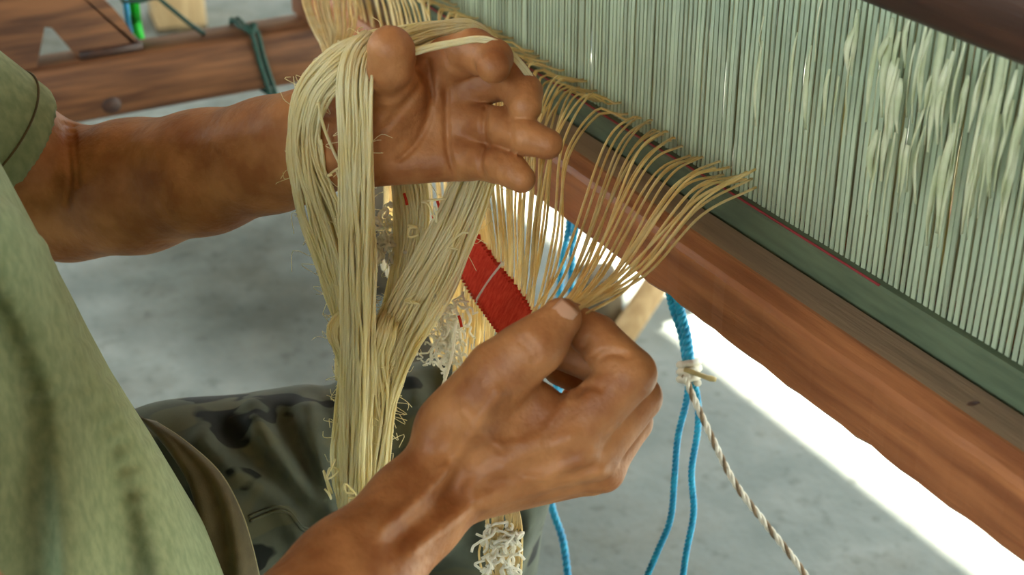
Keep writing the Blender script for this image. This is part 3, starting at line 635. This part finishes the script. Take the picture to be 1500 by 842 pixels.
for s in (-1, 1):
    e = HC+np.array([s*0.031, 0.0765, 0.004])
    ev, ef = nets(Body().g([ell(e, (.012, .012, .0070))]), e-.02, e+.02, 0.0016); eo = add('eye', ev, ef, 'eye', man)
    ev, ef = nets(Body().g([ell(e+np.array([0, .0075, -.001]), (.0052, .0052, .0052))]), e-.02, e+.02, 0.0012); add('iris', ev, ef, 'iris', eo)
    ev, ef = tube(smooth_path([e+np.array([-.017, .006, .018]), e+np.array([0, .012, .023]), e+np.array([.017, .005, .018])], 9), [0.001, .003, .0035, .0035, .0035, .0035, .0035, .003, .001], 6); add('eyebrow', ev, ef, 'hair', man)
H_ = Body().g([ell(HC+np.array([0, -0.014, 0.032]), (0.080, 0.094, 0.091), .01), ell(HC+np.array([0, -0.045, -0.005]), (0.074, 0.062, 0.075), .02)], .01)
H_.cuts.append(lambda p: (p[:, 1]-HC[1])*0.75-(p[:, 2]-HC[2])*0.62-0.010)
hv_, hf_ = nets(H_, HC-.14, HC+.15, 0.004); add('hair', hv_, hf_, 'hair', man)

# thumb nail of the near hand (a curved plate seated in the thumb tip) and nails of the other fingers
def nail(c, up, along, wd, ln):
    c = np.array(c); up = np.array(up)/np.linalg.norm(up); al = np.array(along); al = al-up*(al@up); al /= np.linalg.norm(al); sd_ = np.cross(up, al)
    G = []
    for u in np.linspace(-1, 1, 9):
        row = []
        for v in np.linspace(-1, 1, 9):
            sh = math.sqrt(max(1-(0.5*max(u, 0))**4-(0.85*max(-u-.2, 0))**2, 0.05))
            row.append(c+al*u*ln/2+sd_*v*wd/2*sh-up*(0.0024*v*v+0.0008*u*u))
        G.append(row)
    return slab_from_grid(np.array(G), 0.0007)
tdir = tT-tI; tdir /= np.linalg.norm(tdir)
tup = -F*0.80+U*0.50+R*0.28; tup -= tdir*(tup@tdir); tup /= np.linalg.norm(tup)
add('thumb_nail', *nail(tT+tup*0.0116+tdir*0.001, tup, tdir, 0.0128, 0.0135), 'nail', man, label='pale smooth thumb nail')

# ---- trousers
T_ = Body()
T_.g([ell((-0.845, -0.03, 0.535), (0.185, 0.145, 0.115), .03), cap((-0.93, 0.02, .530), (-0.935, .22, .538), .086, .092, .03), cap((-0.935, .22, .538), (-0.935, .455, .525), .092, .079, .03),
      cap((-0.935, .455, .525), (-0.935, .46, .50), .080, .080, .02), cap((-0.935, .46, .50), (-0.935, .44, .11), .078, .066, .02),
      cap((-0.76, 0.02, .530), (-0.57, .38, .465), .100, .078, .03), cap((-0.57, .38, .465), (-0.53, .40, .11), .078, .066, .02)], 0.02)
T_.ridges((
        ([(372, 597), (395, 640), (421, 677), (455, 722), (492, 764)], 0.012, 0.0075), ([(452, 600), (468, 670), (480, 720), (492, 760)], 0.010, 0.0075),
        ([(300, 640), (350, 685), (407, 727), (451, 800)], 0.012, 0.008), ([(415, 620), (450, 690), (478, 745)], -0.010, 0.008), ([(330, 640), (380, 690), (430, 740)], -0.009, 0.009),
        ([(600, 560), (618, 620), (610, 700), (640, 800)], 0.010, 0.008), ([(700, 560), (760, 660), (770, 760), (745, 850)], 0.010, 0.008), ([(645, 560), (670, 650), (690, 800)], -0.011, 0.011),
        ([(745, 830), (775, 770), (800, 700)], 0.009, 0.010), ([(720, 850), (745, 790), (775, 740)], -0.007, 0.010), ([(470, 575), (520, 640), (540, 720)], -0.009, 0.012)), 0.2)
T_.cuts.append(lambda p: 0.105-p[:, 2])
trou = add('trousers', *relax(nets(T_, (-1.06, -0.22, 0.08), (-0.42, 0.62, 0.68), 0.0038, 0.03)), 'camo', man)

# ---- shirt: trunk lofted as ellipses, sleeves, folds hanging from the chest
zk = [0.50, 0.56, 0.61, 0.68, 0.74, 0.85, 0.95, 1.00, 1.04]; fk = [0.215, 0.220, 0.210, 0.187, 0.166, 0.134, 0.105, 0.080, 0.05]
bk = [-.165, -.165, -.16, -.15, -.15, -.165, -.17, -.15, -.12]; ak = [.186, .186, .183, .178, .176, .182, .185, .17, .11]
def trunk(p):
    z = p[:, 2]; f_ = np.interp(z, zk, fk); b0 = np.interp(z, zk, bk); a = np.interp(z, zk, ak); cy = (f_+b0)/2; hb = (f_-b0)/2
    q = np.sqrt(((p[:, 0]+0.845)/a)**2+((p[:, 1]-cy)/hb)**2); d = (q-1)*np.minimum(a, hb)
    return np.maximum(d, np.maximum(z-1.045, 0.535-z))
ua = fore[0]-LS; ua /= np.linalg.norm(ua); slL = LS+(fore[0]-LS)*0.75
ub = El-RS; ub /= np.linalg.norm(ub); slR = RS+(El-RS)*0.52
def sleeve(A0, ax, end, ra, rb, inner):
    c_ = cap(A0, end+ax*.05, ra, rb)
    def fn(p):
        v = p-end; t = v@ax; rad = np.linalg.norm(v-t[:, None]*ax, axis=1)
        return np.maximum(np.maximum(_dp0(p, c_), t), np.where(t > -0.03, inner-rad, -1))
    return ('x', fn, 0, 0, 0, .02)
S_ = Body()
S_.g([('x', trunk, 0, 0, 0, .03)], .03)
S_.g([cap((-0.845, -.05, 0.965), LS, .07, .056, .03), cap((-0.845, -.05, .975), RS, .07, .063, .03)], .05)
S_.g([sleeve(LS, ua, slL, .058, .055, .0495)], .02); S_.g([sleeve(RS, ub, slR, .062, .064, .057)], .02)
S_.ridges((
        ([(-12, 330), (24, 409), (54, 493), (84, 589), (96, 697), (105, 880)], 0.016, 0.010), ([(-40, 400), (20, 520), (48, 610), (58, 720), (56, 880)], -0.012, 0.016),
        ([(10, 330), (50, 425), (118, 535), (182, 630), (220, 712), (256, 860)], 0.014, 0.009),
        ([(60, 470), (120, 580), (165, 690), (185, 880)], -0.007, 0.018)), 0.2)
S_.cuts += [lambda p: np.where(p[:, 2] < 0.56, 0.175-np.sqrt(((p[:, 0]+.845)/1.03)**2+(p[:, 1]-.028)**2), -1),
            lambda p: 0.068-np.sqrt((p[:, 0]+.845)**2+(p[:, 1]+.035)**2+((p[:, 2]-1.06)/1.2)**2)]
shirt = add('shirt', *relax(nets(S_, (-1.14, -0.22, 0.52), (-0.42, 0.27, 1.08), 0.0034, 0.03), 5), 'shirt', man)
# cuff seam of the far sleeve
an = np.linspace(0, 2*math.pi, 60); e1 = np.cross(ua, [0, 0, 1.0]); e1 /= np.linalg.norm(e1); e2 = np.cross(ua, e1)
for off in (0.020,):
    c = slL-ua*off
    add('cuff_seam', *tube(c+0.0566*(np.cos(an)[:, None]*e1+np.sin(an)[:, None]*e2), 0.0009, 5, False), 'waist', man)
# ---- olive cloth at the waist, between shirt hem and trousers
Lp = smooth_path(np.array([(200, 606, 0), (250, 660, 0), (285, 720, 0), (298, 800, 0), (300, 880, 0)], float), 40)
Rp = smooth_path(np.array([(228, 618, 0), (268, 645, 0), (318, 690, 0), (350, 742, 0), (372, 800, 0), (392, 880, 0)], float), 40)
WP = np.array([[(1-v)*Lp[i]+v*Rp[i] for v in np.linspace(0, 1, 26)] for i in range(40)]).reshape(-1, 3)
wr = np.array([ray(a, b) for a, b, _ in WP]); wd_ = np.full(len(WP), 0.6)
WS = Body(); WS.groups = T_.groups
for _ in range(60): wd_ = wd_+np.clip((WS.f(CAM+wr*wd_[:, None])-0.016)*0.8, -.02, .08)
wd_ = np.minimum(wd_, 1.25).reshape(40, 26)
for _ in range(12): wd_[1:-1] = (wd_[:-2]+wd_[2:]+wd_[1:-1])/3; wd_[:, 1:-1] = (wd_[:, :-2]+wd_[:, 2:]+wd_[:, 1:-1])/3
WB = CAM+wr*wd_.reshape(-1)[:, None]
G = []
for i in range(40):
    row = []
    for j, v in enumerate(np.linspace(0, 1, 26)):
        q = WB[i*26+j]; f_ = i/39
        row.append(q-F*(0.012*math.sin(math.pi*v)*(0.6+f_)+0.007*math.sin(2.4*math.pi*v+1.6*f_+.4)*min(1, 2*f_))+R*0.002*math.sin(5*f_*v))
    G.append(row)
ww = add('waist_wrap', *slab_from_grid(np.array(G), 0.002), 'waist', man)
add('hem_thread', *tube(np.array([G[i][25] for i in range(40)])-F*0.0008, 0.0011, 6), 'waist_edge', ww, label='pale thread along the cloth edge')
ps = smooth_path(PL((362, 758, 1.045), (385, 748, 1.05), (405, 742, 1.052), (421, 747, 1.055), (430, 758, 1.055), (440, 771, 1.055), (460, 775, 1.06), (484, 776, 1.065)), 40)
bvh_src = None

# ---- shoes and bench
def shoe(x, y, rot):
    s = Body().g([cap((0, -0.02, 0.05), (0, 0.13, 0.035), 0.042, 0.036, .02), cap((0, -0.02, .06), (0, -.02, .11), .042, .044, .02)], .02)
    s.cuts += [lambda p: 0.012-p[:, 2], lambda p: p[:, 2]-0.115]
    V, Q = nets(s, (-.07, -.09, -.0), (.07, .20, .14), .004); c, t = math.cos(rot), math.sin(rot)
    def pl(V): return np.stack([x+c*V[:, 0]-t*V[:, 1], y+t*V[:, 0]+c*V[:, 1], V[:, 2]], 1)
    o = add('shoe', pl(V), Q, 'shoe', man)
    sol = [(0.043*math.cos(a)*(1-0.1*math.sin(a)), 0.055+0.115*math.sin(a)) for a in np.linspace(0, 2*math.pi, 29)[:-1]]
    SV = np.array([(a, b, 0.0) for a, b in sol]+[(a, b, 0.014) for a, b in sol]); SF = [tuple(range(27, -1, -1)), tuple(range(28, 56))]+[(k, (k+1) % 28, 28+(k+1) % 28, 28+k) for k in range(28)]
    add('sole', pl(SV), SF, 'wood_dark', o)
shoe(-0.935, 0.43, 0.0); shoe(-0.53, 0.41, -0.3)
bench = thing('bench', 'low plank bench under the seated person', 'bench', (-0.845, -0.02, 0))
for y in (-0.17, -0.055, 0.06): add('plank', *box((-1.25, y, 0.388), (-0.44, y+0.11, 0.418), 0.004), 'wood_x', bench)
for x in (-1.2, -0.53): add('leg', *box((x, -0.15, 0), (x+0.04, 0.15, 0.388), 0.004), 'wood_z', bench)
add('stretcher', *box((-1.16, -0.02, 0.15), (-0.53, 0.02, 0.20), 0.004), 'wood_x', bench)

# pocket seam laid on the trouser cloth
from mathutils.bvhtree import BVHTree
def drape(me_obj, px, lift):
    me = me_obj.data; off = np.zeros(3); r = me_obj
    while r is not None: off = off+np.array(r.location); r = r.parent
    bv = BVHTree.FromPolygons([tuple(np.array(v.co)+off) for v in me.vertices], [tuple(p_.vertices) for p_ in me.polygons])
    out = []
    for a, b in px:
        r_ = ray(a, b); r_ /= np.linalg.norm(r_); h = bv.ray_cast(Vector(CAM), Vector(r_))
        if h[0] is not None: out.append(np.array(h[0])+np.array(h[1])*lift)
    return np.array(out)
for dx, dy in ((0, 0), (2, 6)):
    pp = smooth_path(np.array([(364+dx, 757+dy, 0), (385+dx, 748+dy, 0), (405+dx, 742+dy, 0), (421+dx, 747+dy, 0), (432+dx, 760+dy, 0), (442+dx, 771+dy, 0), (462+dx, 775+dy, 0), (490+dx, 776+dy, 0)], float), 50)
    q = drape(trou, pp[:, :2], 0.0006)
    if len(q) > 4: add('pocket_seam', *tube(q, 0.0012, 6), 'camo', trou)

# ================================================================== YARN HANK over the far hand
hank = thing('yarn_hank', 'thick hank of cream yellow yarn hung over the left hand and wrist', 'yarn', P(520, 740, 1.14))
def bundle(spec, ns, name='strand_bundle', sr=0.00085, mat='yarn', wob=0.0011, flat=0.55, nseg=52, fuzz=0, root=None, seed=0):
    """spec rows: px, py, distance, half width in px"""
    g = np.random.default_rng(seed); sp = np.array(spec, float)
    C = smooth_path(np.hstack([PL(*[tuple(q[:3]) for q in spec]), (sp[:, 3]*sp[:, 2]/FPX)[:, None]]), nseg); W_ = C[:, 3]; C = C[:, :3]
    T = np.gradient(C, axis=0); T /= np.linalg.norm(T, axis=1, keepdims=True)
    A = np.cross(T, F); A /= np.maximum(np.linalg.norm(A, axis=1, keepdims=True), 1e-6); D = np.cross(A, T)
    B = Bag(); s = np.linspace(0, 1, nseg)
    for k in range(ns):
        a = g.random()*2*math.pi; r = math.sqrt(g.random()) if k % 3 else 0.97
        ph = g.random(3)*6.28; fr = g.random(3)*np.array([3, 7, 14])+2; tws = g.normal(0, 0.5)
        aa = a+tws*s+0.25*np.sin(fr[0]*s+ph[0]); rr = np.clip(r*(1+0.14*np.sin(fr[1]*s+ph[1])), 0, 1.12)
        off = (W_*rr*np.cos(aa))[:, None]*A+(W_*flat*rr*np.sin(aa))[:, None]*D
        off += (wob*np.sin(fr[2]*s*2+ph[2]))[:, None]*A
        B.put(tube(C+off, sr*(0.8+0.4*g.random()), 5))
    for k in range(fuzz):
        i = int(g.integers(3, nseg-3)); sgn = 1 if g.random() < .5 else -1; b0 = C[i]+A[i]*W_[i]*sgn*0.95; L_ = 0.004+0.012*g.random()
        q = [b0, b0+A[i]*sgn*L_*0.5+g.normal(0, .003, 3), b0+A[i]*sgn*L_*g.random()+T[i]*0.006*g.normal()+g.normal(0, .002, 3)]
        B.put(tube(smooth_path(q, 7), 0.00022, 4))
    return add(name, *B.out(), mat, hank if root is None else root, kind='stuff')
# first drop: over the thumb crotch, round the wrist side and down (outer left fall)
bundle([(600, 62, .948, 16), (560, 62, .936, 20), (520, 82, .925, 24), (487, 105, .920, 24), (458, 140, .925, 23), (445, 190, .935, 22), (450, 250, .945, 25), (472, 320, .975, 30), (495, 390, 1.00, 31), (512, 455, 1.02, 26), (517, 500, 1.035, 26), (521, 560, 1.055, 26)], 95, seed=1, fuzz=40)
bundle([(548, 60, .932, 20), (528, 85, .918, 24), (520, 130, .912, 25), (521, 200, .922, 24), (524, 300, .945, 24), (525, 400, .972, 24), (526, 500, 1.00, 23), (524, 600, 1.035, 22), (523, 690, 1.06, 22), (521, 770, 1.085, 21)], 95, seed=2, fuzz=30)
# loop across the back of the index finger
bundle([(560, 66, .934, 22), (600, 58, .940, 20), (640, 46, .950, 15), (690, 40, .960, 9), (722, 58, .968, 5), (745, 90, .975, 5), (770, 130, .985, 6)], 60, seed=3, flat=0.5, wob=0.0006)
bundle([(545, 100, .905, 4), (575, 82, .898, 4), (600, 78, .900, 4), (650, 66, .905, 4), (700, 58, .907, 4), (735, 68, .912, 4), (765, 98, .925, 4), (787, 135, .940, 4), (790, 165, .955, 3)], 10, seed=4, wob=0.0002)
# fall behind the palm
bundle([(722, 205, .99, 22), (700, 250, 1.00, 26), (672, 320, 1.00, 30), (640, 390, 1.005, 34), (606, 450, 1.015, 34), (575, 510, 1.03, 31), (555, 580, 1.05, 27), (545, 660, 1.065, 25), (540, 740, 1.08, 23), (536, 790, 1.09, 20)], 110, seed=5, fuzz=50)
bundle([(592, 225, 1.02, 22), (600, 280, 1.02, 24), (603, 340, 1.025, 22), (594, 400, 1.03, 20), (584, 450, 1.035, 19), (568, 505, 1.04, 20), (553, 560, 1.05, 20), (545, 640, 1.065, 20)], 70, seed=6, fuzz=40)
# lumps where the strands double back
bundle([(528, 432, 1.03, 5), (516, 458, 1.008, 16), (505, 484, 1.0, 24), (508, 508, 1.01, 20), (514, 540, 1.03, 16), (512, 600, 1.05, 20), (508, 650, 1.065, 21), (510, 700, 1.08, 20), (518, 770, 1.10, 16)], 60, seed=7, fuzz=40)
bundle([(582, 436, 1.04, 5), (568, 464, 1.015, 14), (560, 492, 1.0, 18), (555, 530, 1.02, 15), (557, 600, 1.05, 17), (552, 680, 1.07, 16), (545, 750, 1.09, 14)], 40, seed=8, fuzz=20)
B = Bag()
for pts, r in ([[(466, 150, .915), (474, 185, .925), (488, 220, .935), (502, 248, .94), (512, 262, .94)], .0011], [[(470, 205, .93), (480, 260, .95), (497, 300, .95), (515, 322, .945)], .0009],
               [[(545, 110, .900), (543, 160, .903), (541, 240, .915), (538, 330, .94), (536, 450, .97), (533, 600, 1.02), (532, 740, 1.065)], .0011],
               [[(502, 330, .96), (512, 350, .965), (516, 390, .975), (510, 420, .985)], .0010]):
    B.put(tube(smooth_path(PL(*pts), 40), r, 6))
g = np.random.default_rng(5)
for px, py, d in ((486, 690, 1.06), (484, 708, 1.065), (500, 255, .94), (612, 330, .99), (640, 300, .98), (660, 350, .985), (600, 440, 1.0), (548, 700, 1.06), (520, 715, 1.05)):
    c = P(px, py, d); q = [c+R*g.normal(0, .005)+U*g.normal(0, .006)-F*0.002*k for k in range(5)]; B.put(tube(smooth_path(q, 26), 0.0008, 5))
add('loose_strand', *B.out(), 'yarn', hank, kind='stuff')

# ================================================================== RED KNITTED BAND
rR = np.array([onY(a, b, y) for a, b, y in ((692, 330, .500), (706, 352, .485), (735, 392, .455), (760, 425, .425), (782, 462, .395), (794, 492, .378))])
rL = np.array([onY(a, b, y) for a, b, y in ((660, 352, .503), (663, 376, .490), (690, 425, .455), (716, 462, .425), (742, 500, .393), (750, 530, .376))])
NR = 60; ER = smooth_path(rR, NR); EL = smooth_path(rL, NR)
band = thing('red_band', 'narrow red knitted band with beaded edges stitched across the warp threads', 'knitted band', EL[-1])
G = []
for i in range(NR):
    row = []
    for j, v in enumerate(np.linspace(0, 1, 22)):
        q = EL[i]*(1-v)+ER[i]*v; row.append(q-F*(0.0022*math.sin(math.pi*v)+0.00045*math.sin(i*1.57)*math.sin(j*1.4)))
    G.append(row)
add('knit_panel', *slab_from_grid(np.array(G), 0.003), 'red', band)
for nm, E_, sg in (('edge_stitches', EL, -1), ('edge_stitches', ER, 1)):
    B = Bag(); m = 34; Ep = smooth_path(E_, m)
    for i in range(m):
        c = Ep[i]; s_ = R*sg*0.0016
        B.put(tube(smooth_path([c-s_*1.5-F*0.0015, c+s_*0.6-F*0.0028, c+s_*1.2, c+s_*0.5+F*0.0022, c-s_*1.5+F*0.001], 9), 0.0013, 5))
    add(nm, *B.out(), 'red', band, kind='stuff', label='raised beaded edge stitches')
B = Bag(); B.put(tube(smooth_path([ER[0]-R*0.004, ER[0]-R*0.003+U*0.004, ER[0]-R*0.001+U*0.007], 8), 0.0018, 6))
add('tail', *B.out(), 'red', band)
tie = thing('white_tie', 'white cotton tie crossing the middle of the red band', 'thread', P(704, 424, 1.0))
i0 = NR*0.36
add('cotton', *tube(smooth_path([ER[24]+R*.001+U*0.004+F*0.001, ER[23]-F*0.005, (ER[24]+EL[26])/2-F*0.0065, EL[28]-F*0.005, EL[29]-U*0.002+F*0.001], 20), 0.0017, 7), 'cotton', tie)
tie2 = thing('white_tie', 'short white cotton tie at the top end of the red band', 'thread', P(676, 348, 1.05))
add('cotton', *tube(smooth_path([ER[2]-R*.002-F*0.005, (ER[2]*.5+EL[1]*.5)-F*0.0065, EL[1]-R*0.003-F*0.004], 14), 0.0020, 7), 'cotton', tie2)

# ================================================================== WARP THREADS
warp = thing('warp_fringe', 'fringe of golden cream warp threads drawn through the reed and hanging down', 'threads', onY(690, 560, 0.46))
g = np.random.default_rng(11)
def wt(path, r=0.00098): add('warp_thread', *tube(path, r, 5), 'warp', warp)
def edge(E_, s): 
    k = min(max(s, 0), 1)*(NR-1); i = int(min(k, NR-2)); return E_[i]*(1-(k-i))+E_[i+1]*(k-i)
for i, x in enumerate(DX):
    if x < -1.43 or x > -0.742: continue
    if g.random() < (0.26 if x > -1.0 else 0.18): continue
    for rep in range(1):
        z0 = Z0+0.006+0.010*g.random(); P0 = np.array([x+SP/2, 0.604, z0]); P1 = P0+np.array([0, -0.012, 0.001])
        up = 0.006+0.008*g.random()
        if x > -0.895:                                   # pulled straight to the pinching hand
            t = (x+0.895)/0.153; tgt = P(784+62*t**0.7+6*g.normal(), 462-8*t+4*g.normal(), 0.875-0.035*t)
            m1 = P0*(0.72)+tgt*0.28+np.array([0, -0.012, 0.010+0.006*g.random()]); m2 = P0*0.30+tgt*0.70+np.array([0, -0.006, -0.008+0.012*t-0.012*g.random()])
            wt(smooth_path([P0, P1, m1, m2, tgt, tgt-R*0.003-U*0.004+F*0.012], 34))
        elif x > -1.22:                                  # over the beam to the red band, out of its other edge and down
            s = (x+1.22)/0.325; s = np.clip(s**1.1*0.93+g.normal(0, 0.012), 0, 0.96); eR, eL = edge(ER, s), edge(EL, s)
            f1 = P0+np.array([0.004*g.normal(), -0.034, up]); f2 = P0*0.62+eR*0.38+np.array([0.004*g.normal(), -0.028, 0.030-0.006*s])
            f3 = P0*0.28+eR*0.72+np.array([0.004*g.normal(), -0.012, 0.014])
            dn = eL*0.5+eR*0.5+F*0.004
            h1 = eL-U*0.02-R*0.002+F*0.003+g.normal(0, .001, 3); px = 652+100*s+g.normal(0, 4)
            h3 = onY(652+75*s+g.normal(0, 5), 585+30*g.random(), 0.455); h2 = (h1+h3)/2-R*0.002*g.normal()
            wt(smooth_path([P0, P1, f1, f2, f3, eR+F*0.001, dn, eL+F*0.002, h1, h2, h3], 56))
        else:                                            # far ones: behind the hand, hanging as a curtain
            s = (x+1.43)/0.21; px = 560+105*s+g.normal(0, 5)
            e1_ = onY(px, 250, 0.535); e2_ = onY(px-4+16*s, 330+20*g.random(), 0.52); e3_ = onY(px+20+30*(1-s)+g.normal(0, 6), 440, 0.50); e4_ = onY(640+30*s+g.normal(0, 8), 560, 0.47)
            f1 = P0+np.array([0.004*g.normal(), -0.034, up]); f2 = P0*0.6+e1_*0.4+np.array([0, -0.02, 0.045])
            pth = [P0, P1, f1, f2, e1_, e2_]+([e3_, e4_] if s > 0.3 or g.random() < .4 else [])
            wt(smooth_path(pth, 50))
# a few ends standing loose through the last dents
for k in range(4):
    x = -0.80+0.055*k/8; a = np.array([x, 0.60, Z0+0.006+0.01*g.random()]); b = np.array([x+0.03, 0.565, Z0+0.016+0.012*g.random()])
    tgt = P(826+20*g.random(), 456+6*g.random(), 0.845); b = onY(1085+30*g.random(), 238+40*g.random(), 0.585)
    wt(smooth_path([b, b*0.72+tgt*0.28+np.array([0, -0.008, 0.004]), b*0.35+tgt*0.65+np.array([0, 0, -0.008]), tgt], 30))
# the far gathered bunch with its red binding
tuft = thing('gathered_warp_end', 'bunch of golden threads gathered into a red knot at the far end', 'threads', P(487, 92, 1.36))
for k in range(34):
    kq = P(487+g.normal(0, 3), 90+g.normal(0, 2), 1.36); a = P(446+76*(k/33)**1.5+g.normal(0, 3), -60, 1.47+0.03*g.random())
    m = P(446+75*(k/33)**1.4+g.normal(0, 2), 5, 1.44); m2 = P(462+55*(k/33)**1.3+g.normal(0, 2), 48, 1.40)
    add('warp_thread', *tube(smooth_path([a, m, m2, kq], 26), 0.0010, 5), 'warp', tuft)
B = Bag(); kc = P(484, 90, 1.355); tt = np.linspace(0, 1, 50)
B.put(tube(kc+0.007*(np.cos(2*math.pi*3*tt)[:, None]*R+np.sin(2*math.pi*3*tt)[:, None]*F)+U*((tt-.5)*0.010)[:, None], 0.0028, 6)); B.put(tube(smooth_path([kc, kc-U*0.012-R*0.004, kc-U*0.016], 8), 0.003, 6))
add('red_binding', *B.out(), 'red', tuft)

# ================================================================== WHITE FRAYED COTTON among the yarn
def curls(name, label, pts, n, ln, r, seed, cat='thread'):
    g = np.random.default_rng(seed); B = Bag(); c0 = PL(*pts)
    for k in range(n):
        t = g.random()*(len(c0)-1); i = int(t); c = c0[i]*(1-(t-i))+c0[min(i+1, len(c0)-1)]*(t-i)+R*g.normal(0, .006)+U*g.normal(0, .004)+F*g.normal(0, .003)
        q = [c]; v = -U*0.6+g.normal(0, .5, 3)
        for _ in range(int(5+6*g.random())):
            v = 0.55*v+g.normal(0, .75, 3)-U*0.35; v /= np.linalg.norm(v)+1e-6; q.append(q[-1]+v*ln*0.22)
        B.put(tube(smooth_path(q, 30), r*(0.6+.6*g.random()), 5))
    o = add(name, *B.out(), 'cotton'); tag(o, label, cat, kind='stuff'); return o
curls('cotton_curls', 'curly white cotton ends between the two falls of the hank', [(548, 285, 1.03), (560, 330, 1.03), (572, 350, 1.03), (578, 368, 1.03)], 34, 0.016, 0.0013, 3)
curls('cotton_curls', 'frayed white cotton fluff beside the hanging warp below the red band', [(660, 430, 1.06), (655, 460, 1.06), (650, 490, 1.06), (660, 520, 1.06)], 70, 0.018, 0.0010, 4)
tas = thing('cotton_tassel', 'pale cotton tassel hanging in front of the trousers below the right wrist', 'tassel', P(735, 860, 1.06))
g = np.random.default_rng(9); B = Bag()
for k in range(26):
    x0 = 712+50*g.random(); q = [P(x0, 735, .985), P(x0+g.normal(0, 5), 770, .99), P(x0-4+g.normal(0, 8), 810, 1.0), P(740+(x0-737)*.8+g.normal(0, 6), 880, 1.02)]; B.put(tube(smooth_path(q, 24), 0.0006+.0004*g.random(), 5))
add('strands', *B.out(), 'warp', tas, kind='stuff')
B = Bag()
for k in range(46):
    c = P(705+55*g.random(), 765+70*g.random(), .985+.01*g.random()); q = [c]; v = -U*0.6+g.normal(0, .5, 3)
    for _ in range(6):
        v = 0.5*v+g.normal(0, .8, 3)-U*0.3; v /= np.linalg.norm(v)+1e-6; q.append(q[-1]+v*0.004)
    B.put(tube(smooth_path(q, 24), 0.0008+.0005*g.random(), 5))
add('fluff', *B.out(), 'cotton', tas, kind='stuff')
tag(add('loose_thread', *tube(smooth_path(PL((668, 470, 1.05), (662, 520, 1.04), (645, 575, 1.02), (620, 640, 1.0), (598, 690, .97), (590, 720, .95)), 40), 0.0011, 6), 'cotton'), 'single pale thread hanging down across the trousers towards the wrist', 'thread')
twc = thing('twisted_white_twine', 'white twisted cord slanting down between the falls of the hank', 'twine', P(575, 410, 1.25))
twisted(smooth_path(PL((540, 345, 1.24), (550, 368, 1.245), (565, 393, 1.25), (582, 418, 1.255), (600, 440, 1.26)), 60), 0.0034, 2, 0.014, ['cotton'], twc, 'strand')
for k, (px, py) in enumerate(((592, 283), (640, 292), (643, 300), (672, 462), (634, 315))):
    c = P(px, py, 1.0); tag(add('red_wisp', *tube(smooth_path([c, c-U*.004+R*.0012, c-U*.008+R*.002], 7), 0.0010, 5), 'red'),
        ['red wool wisp under the palm at the left', 'red wool wisp under the palm nearest the band', 'short red wool wisp just below another under the palm', 'red wool wisp low beside the white fluff', 'lowest red wool wisp among the yarn under the palm'][k], 'wool wisp')
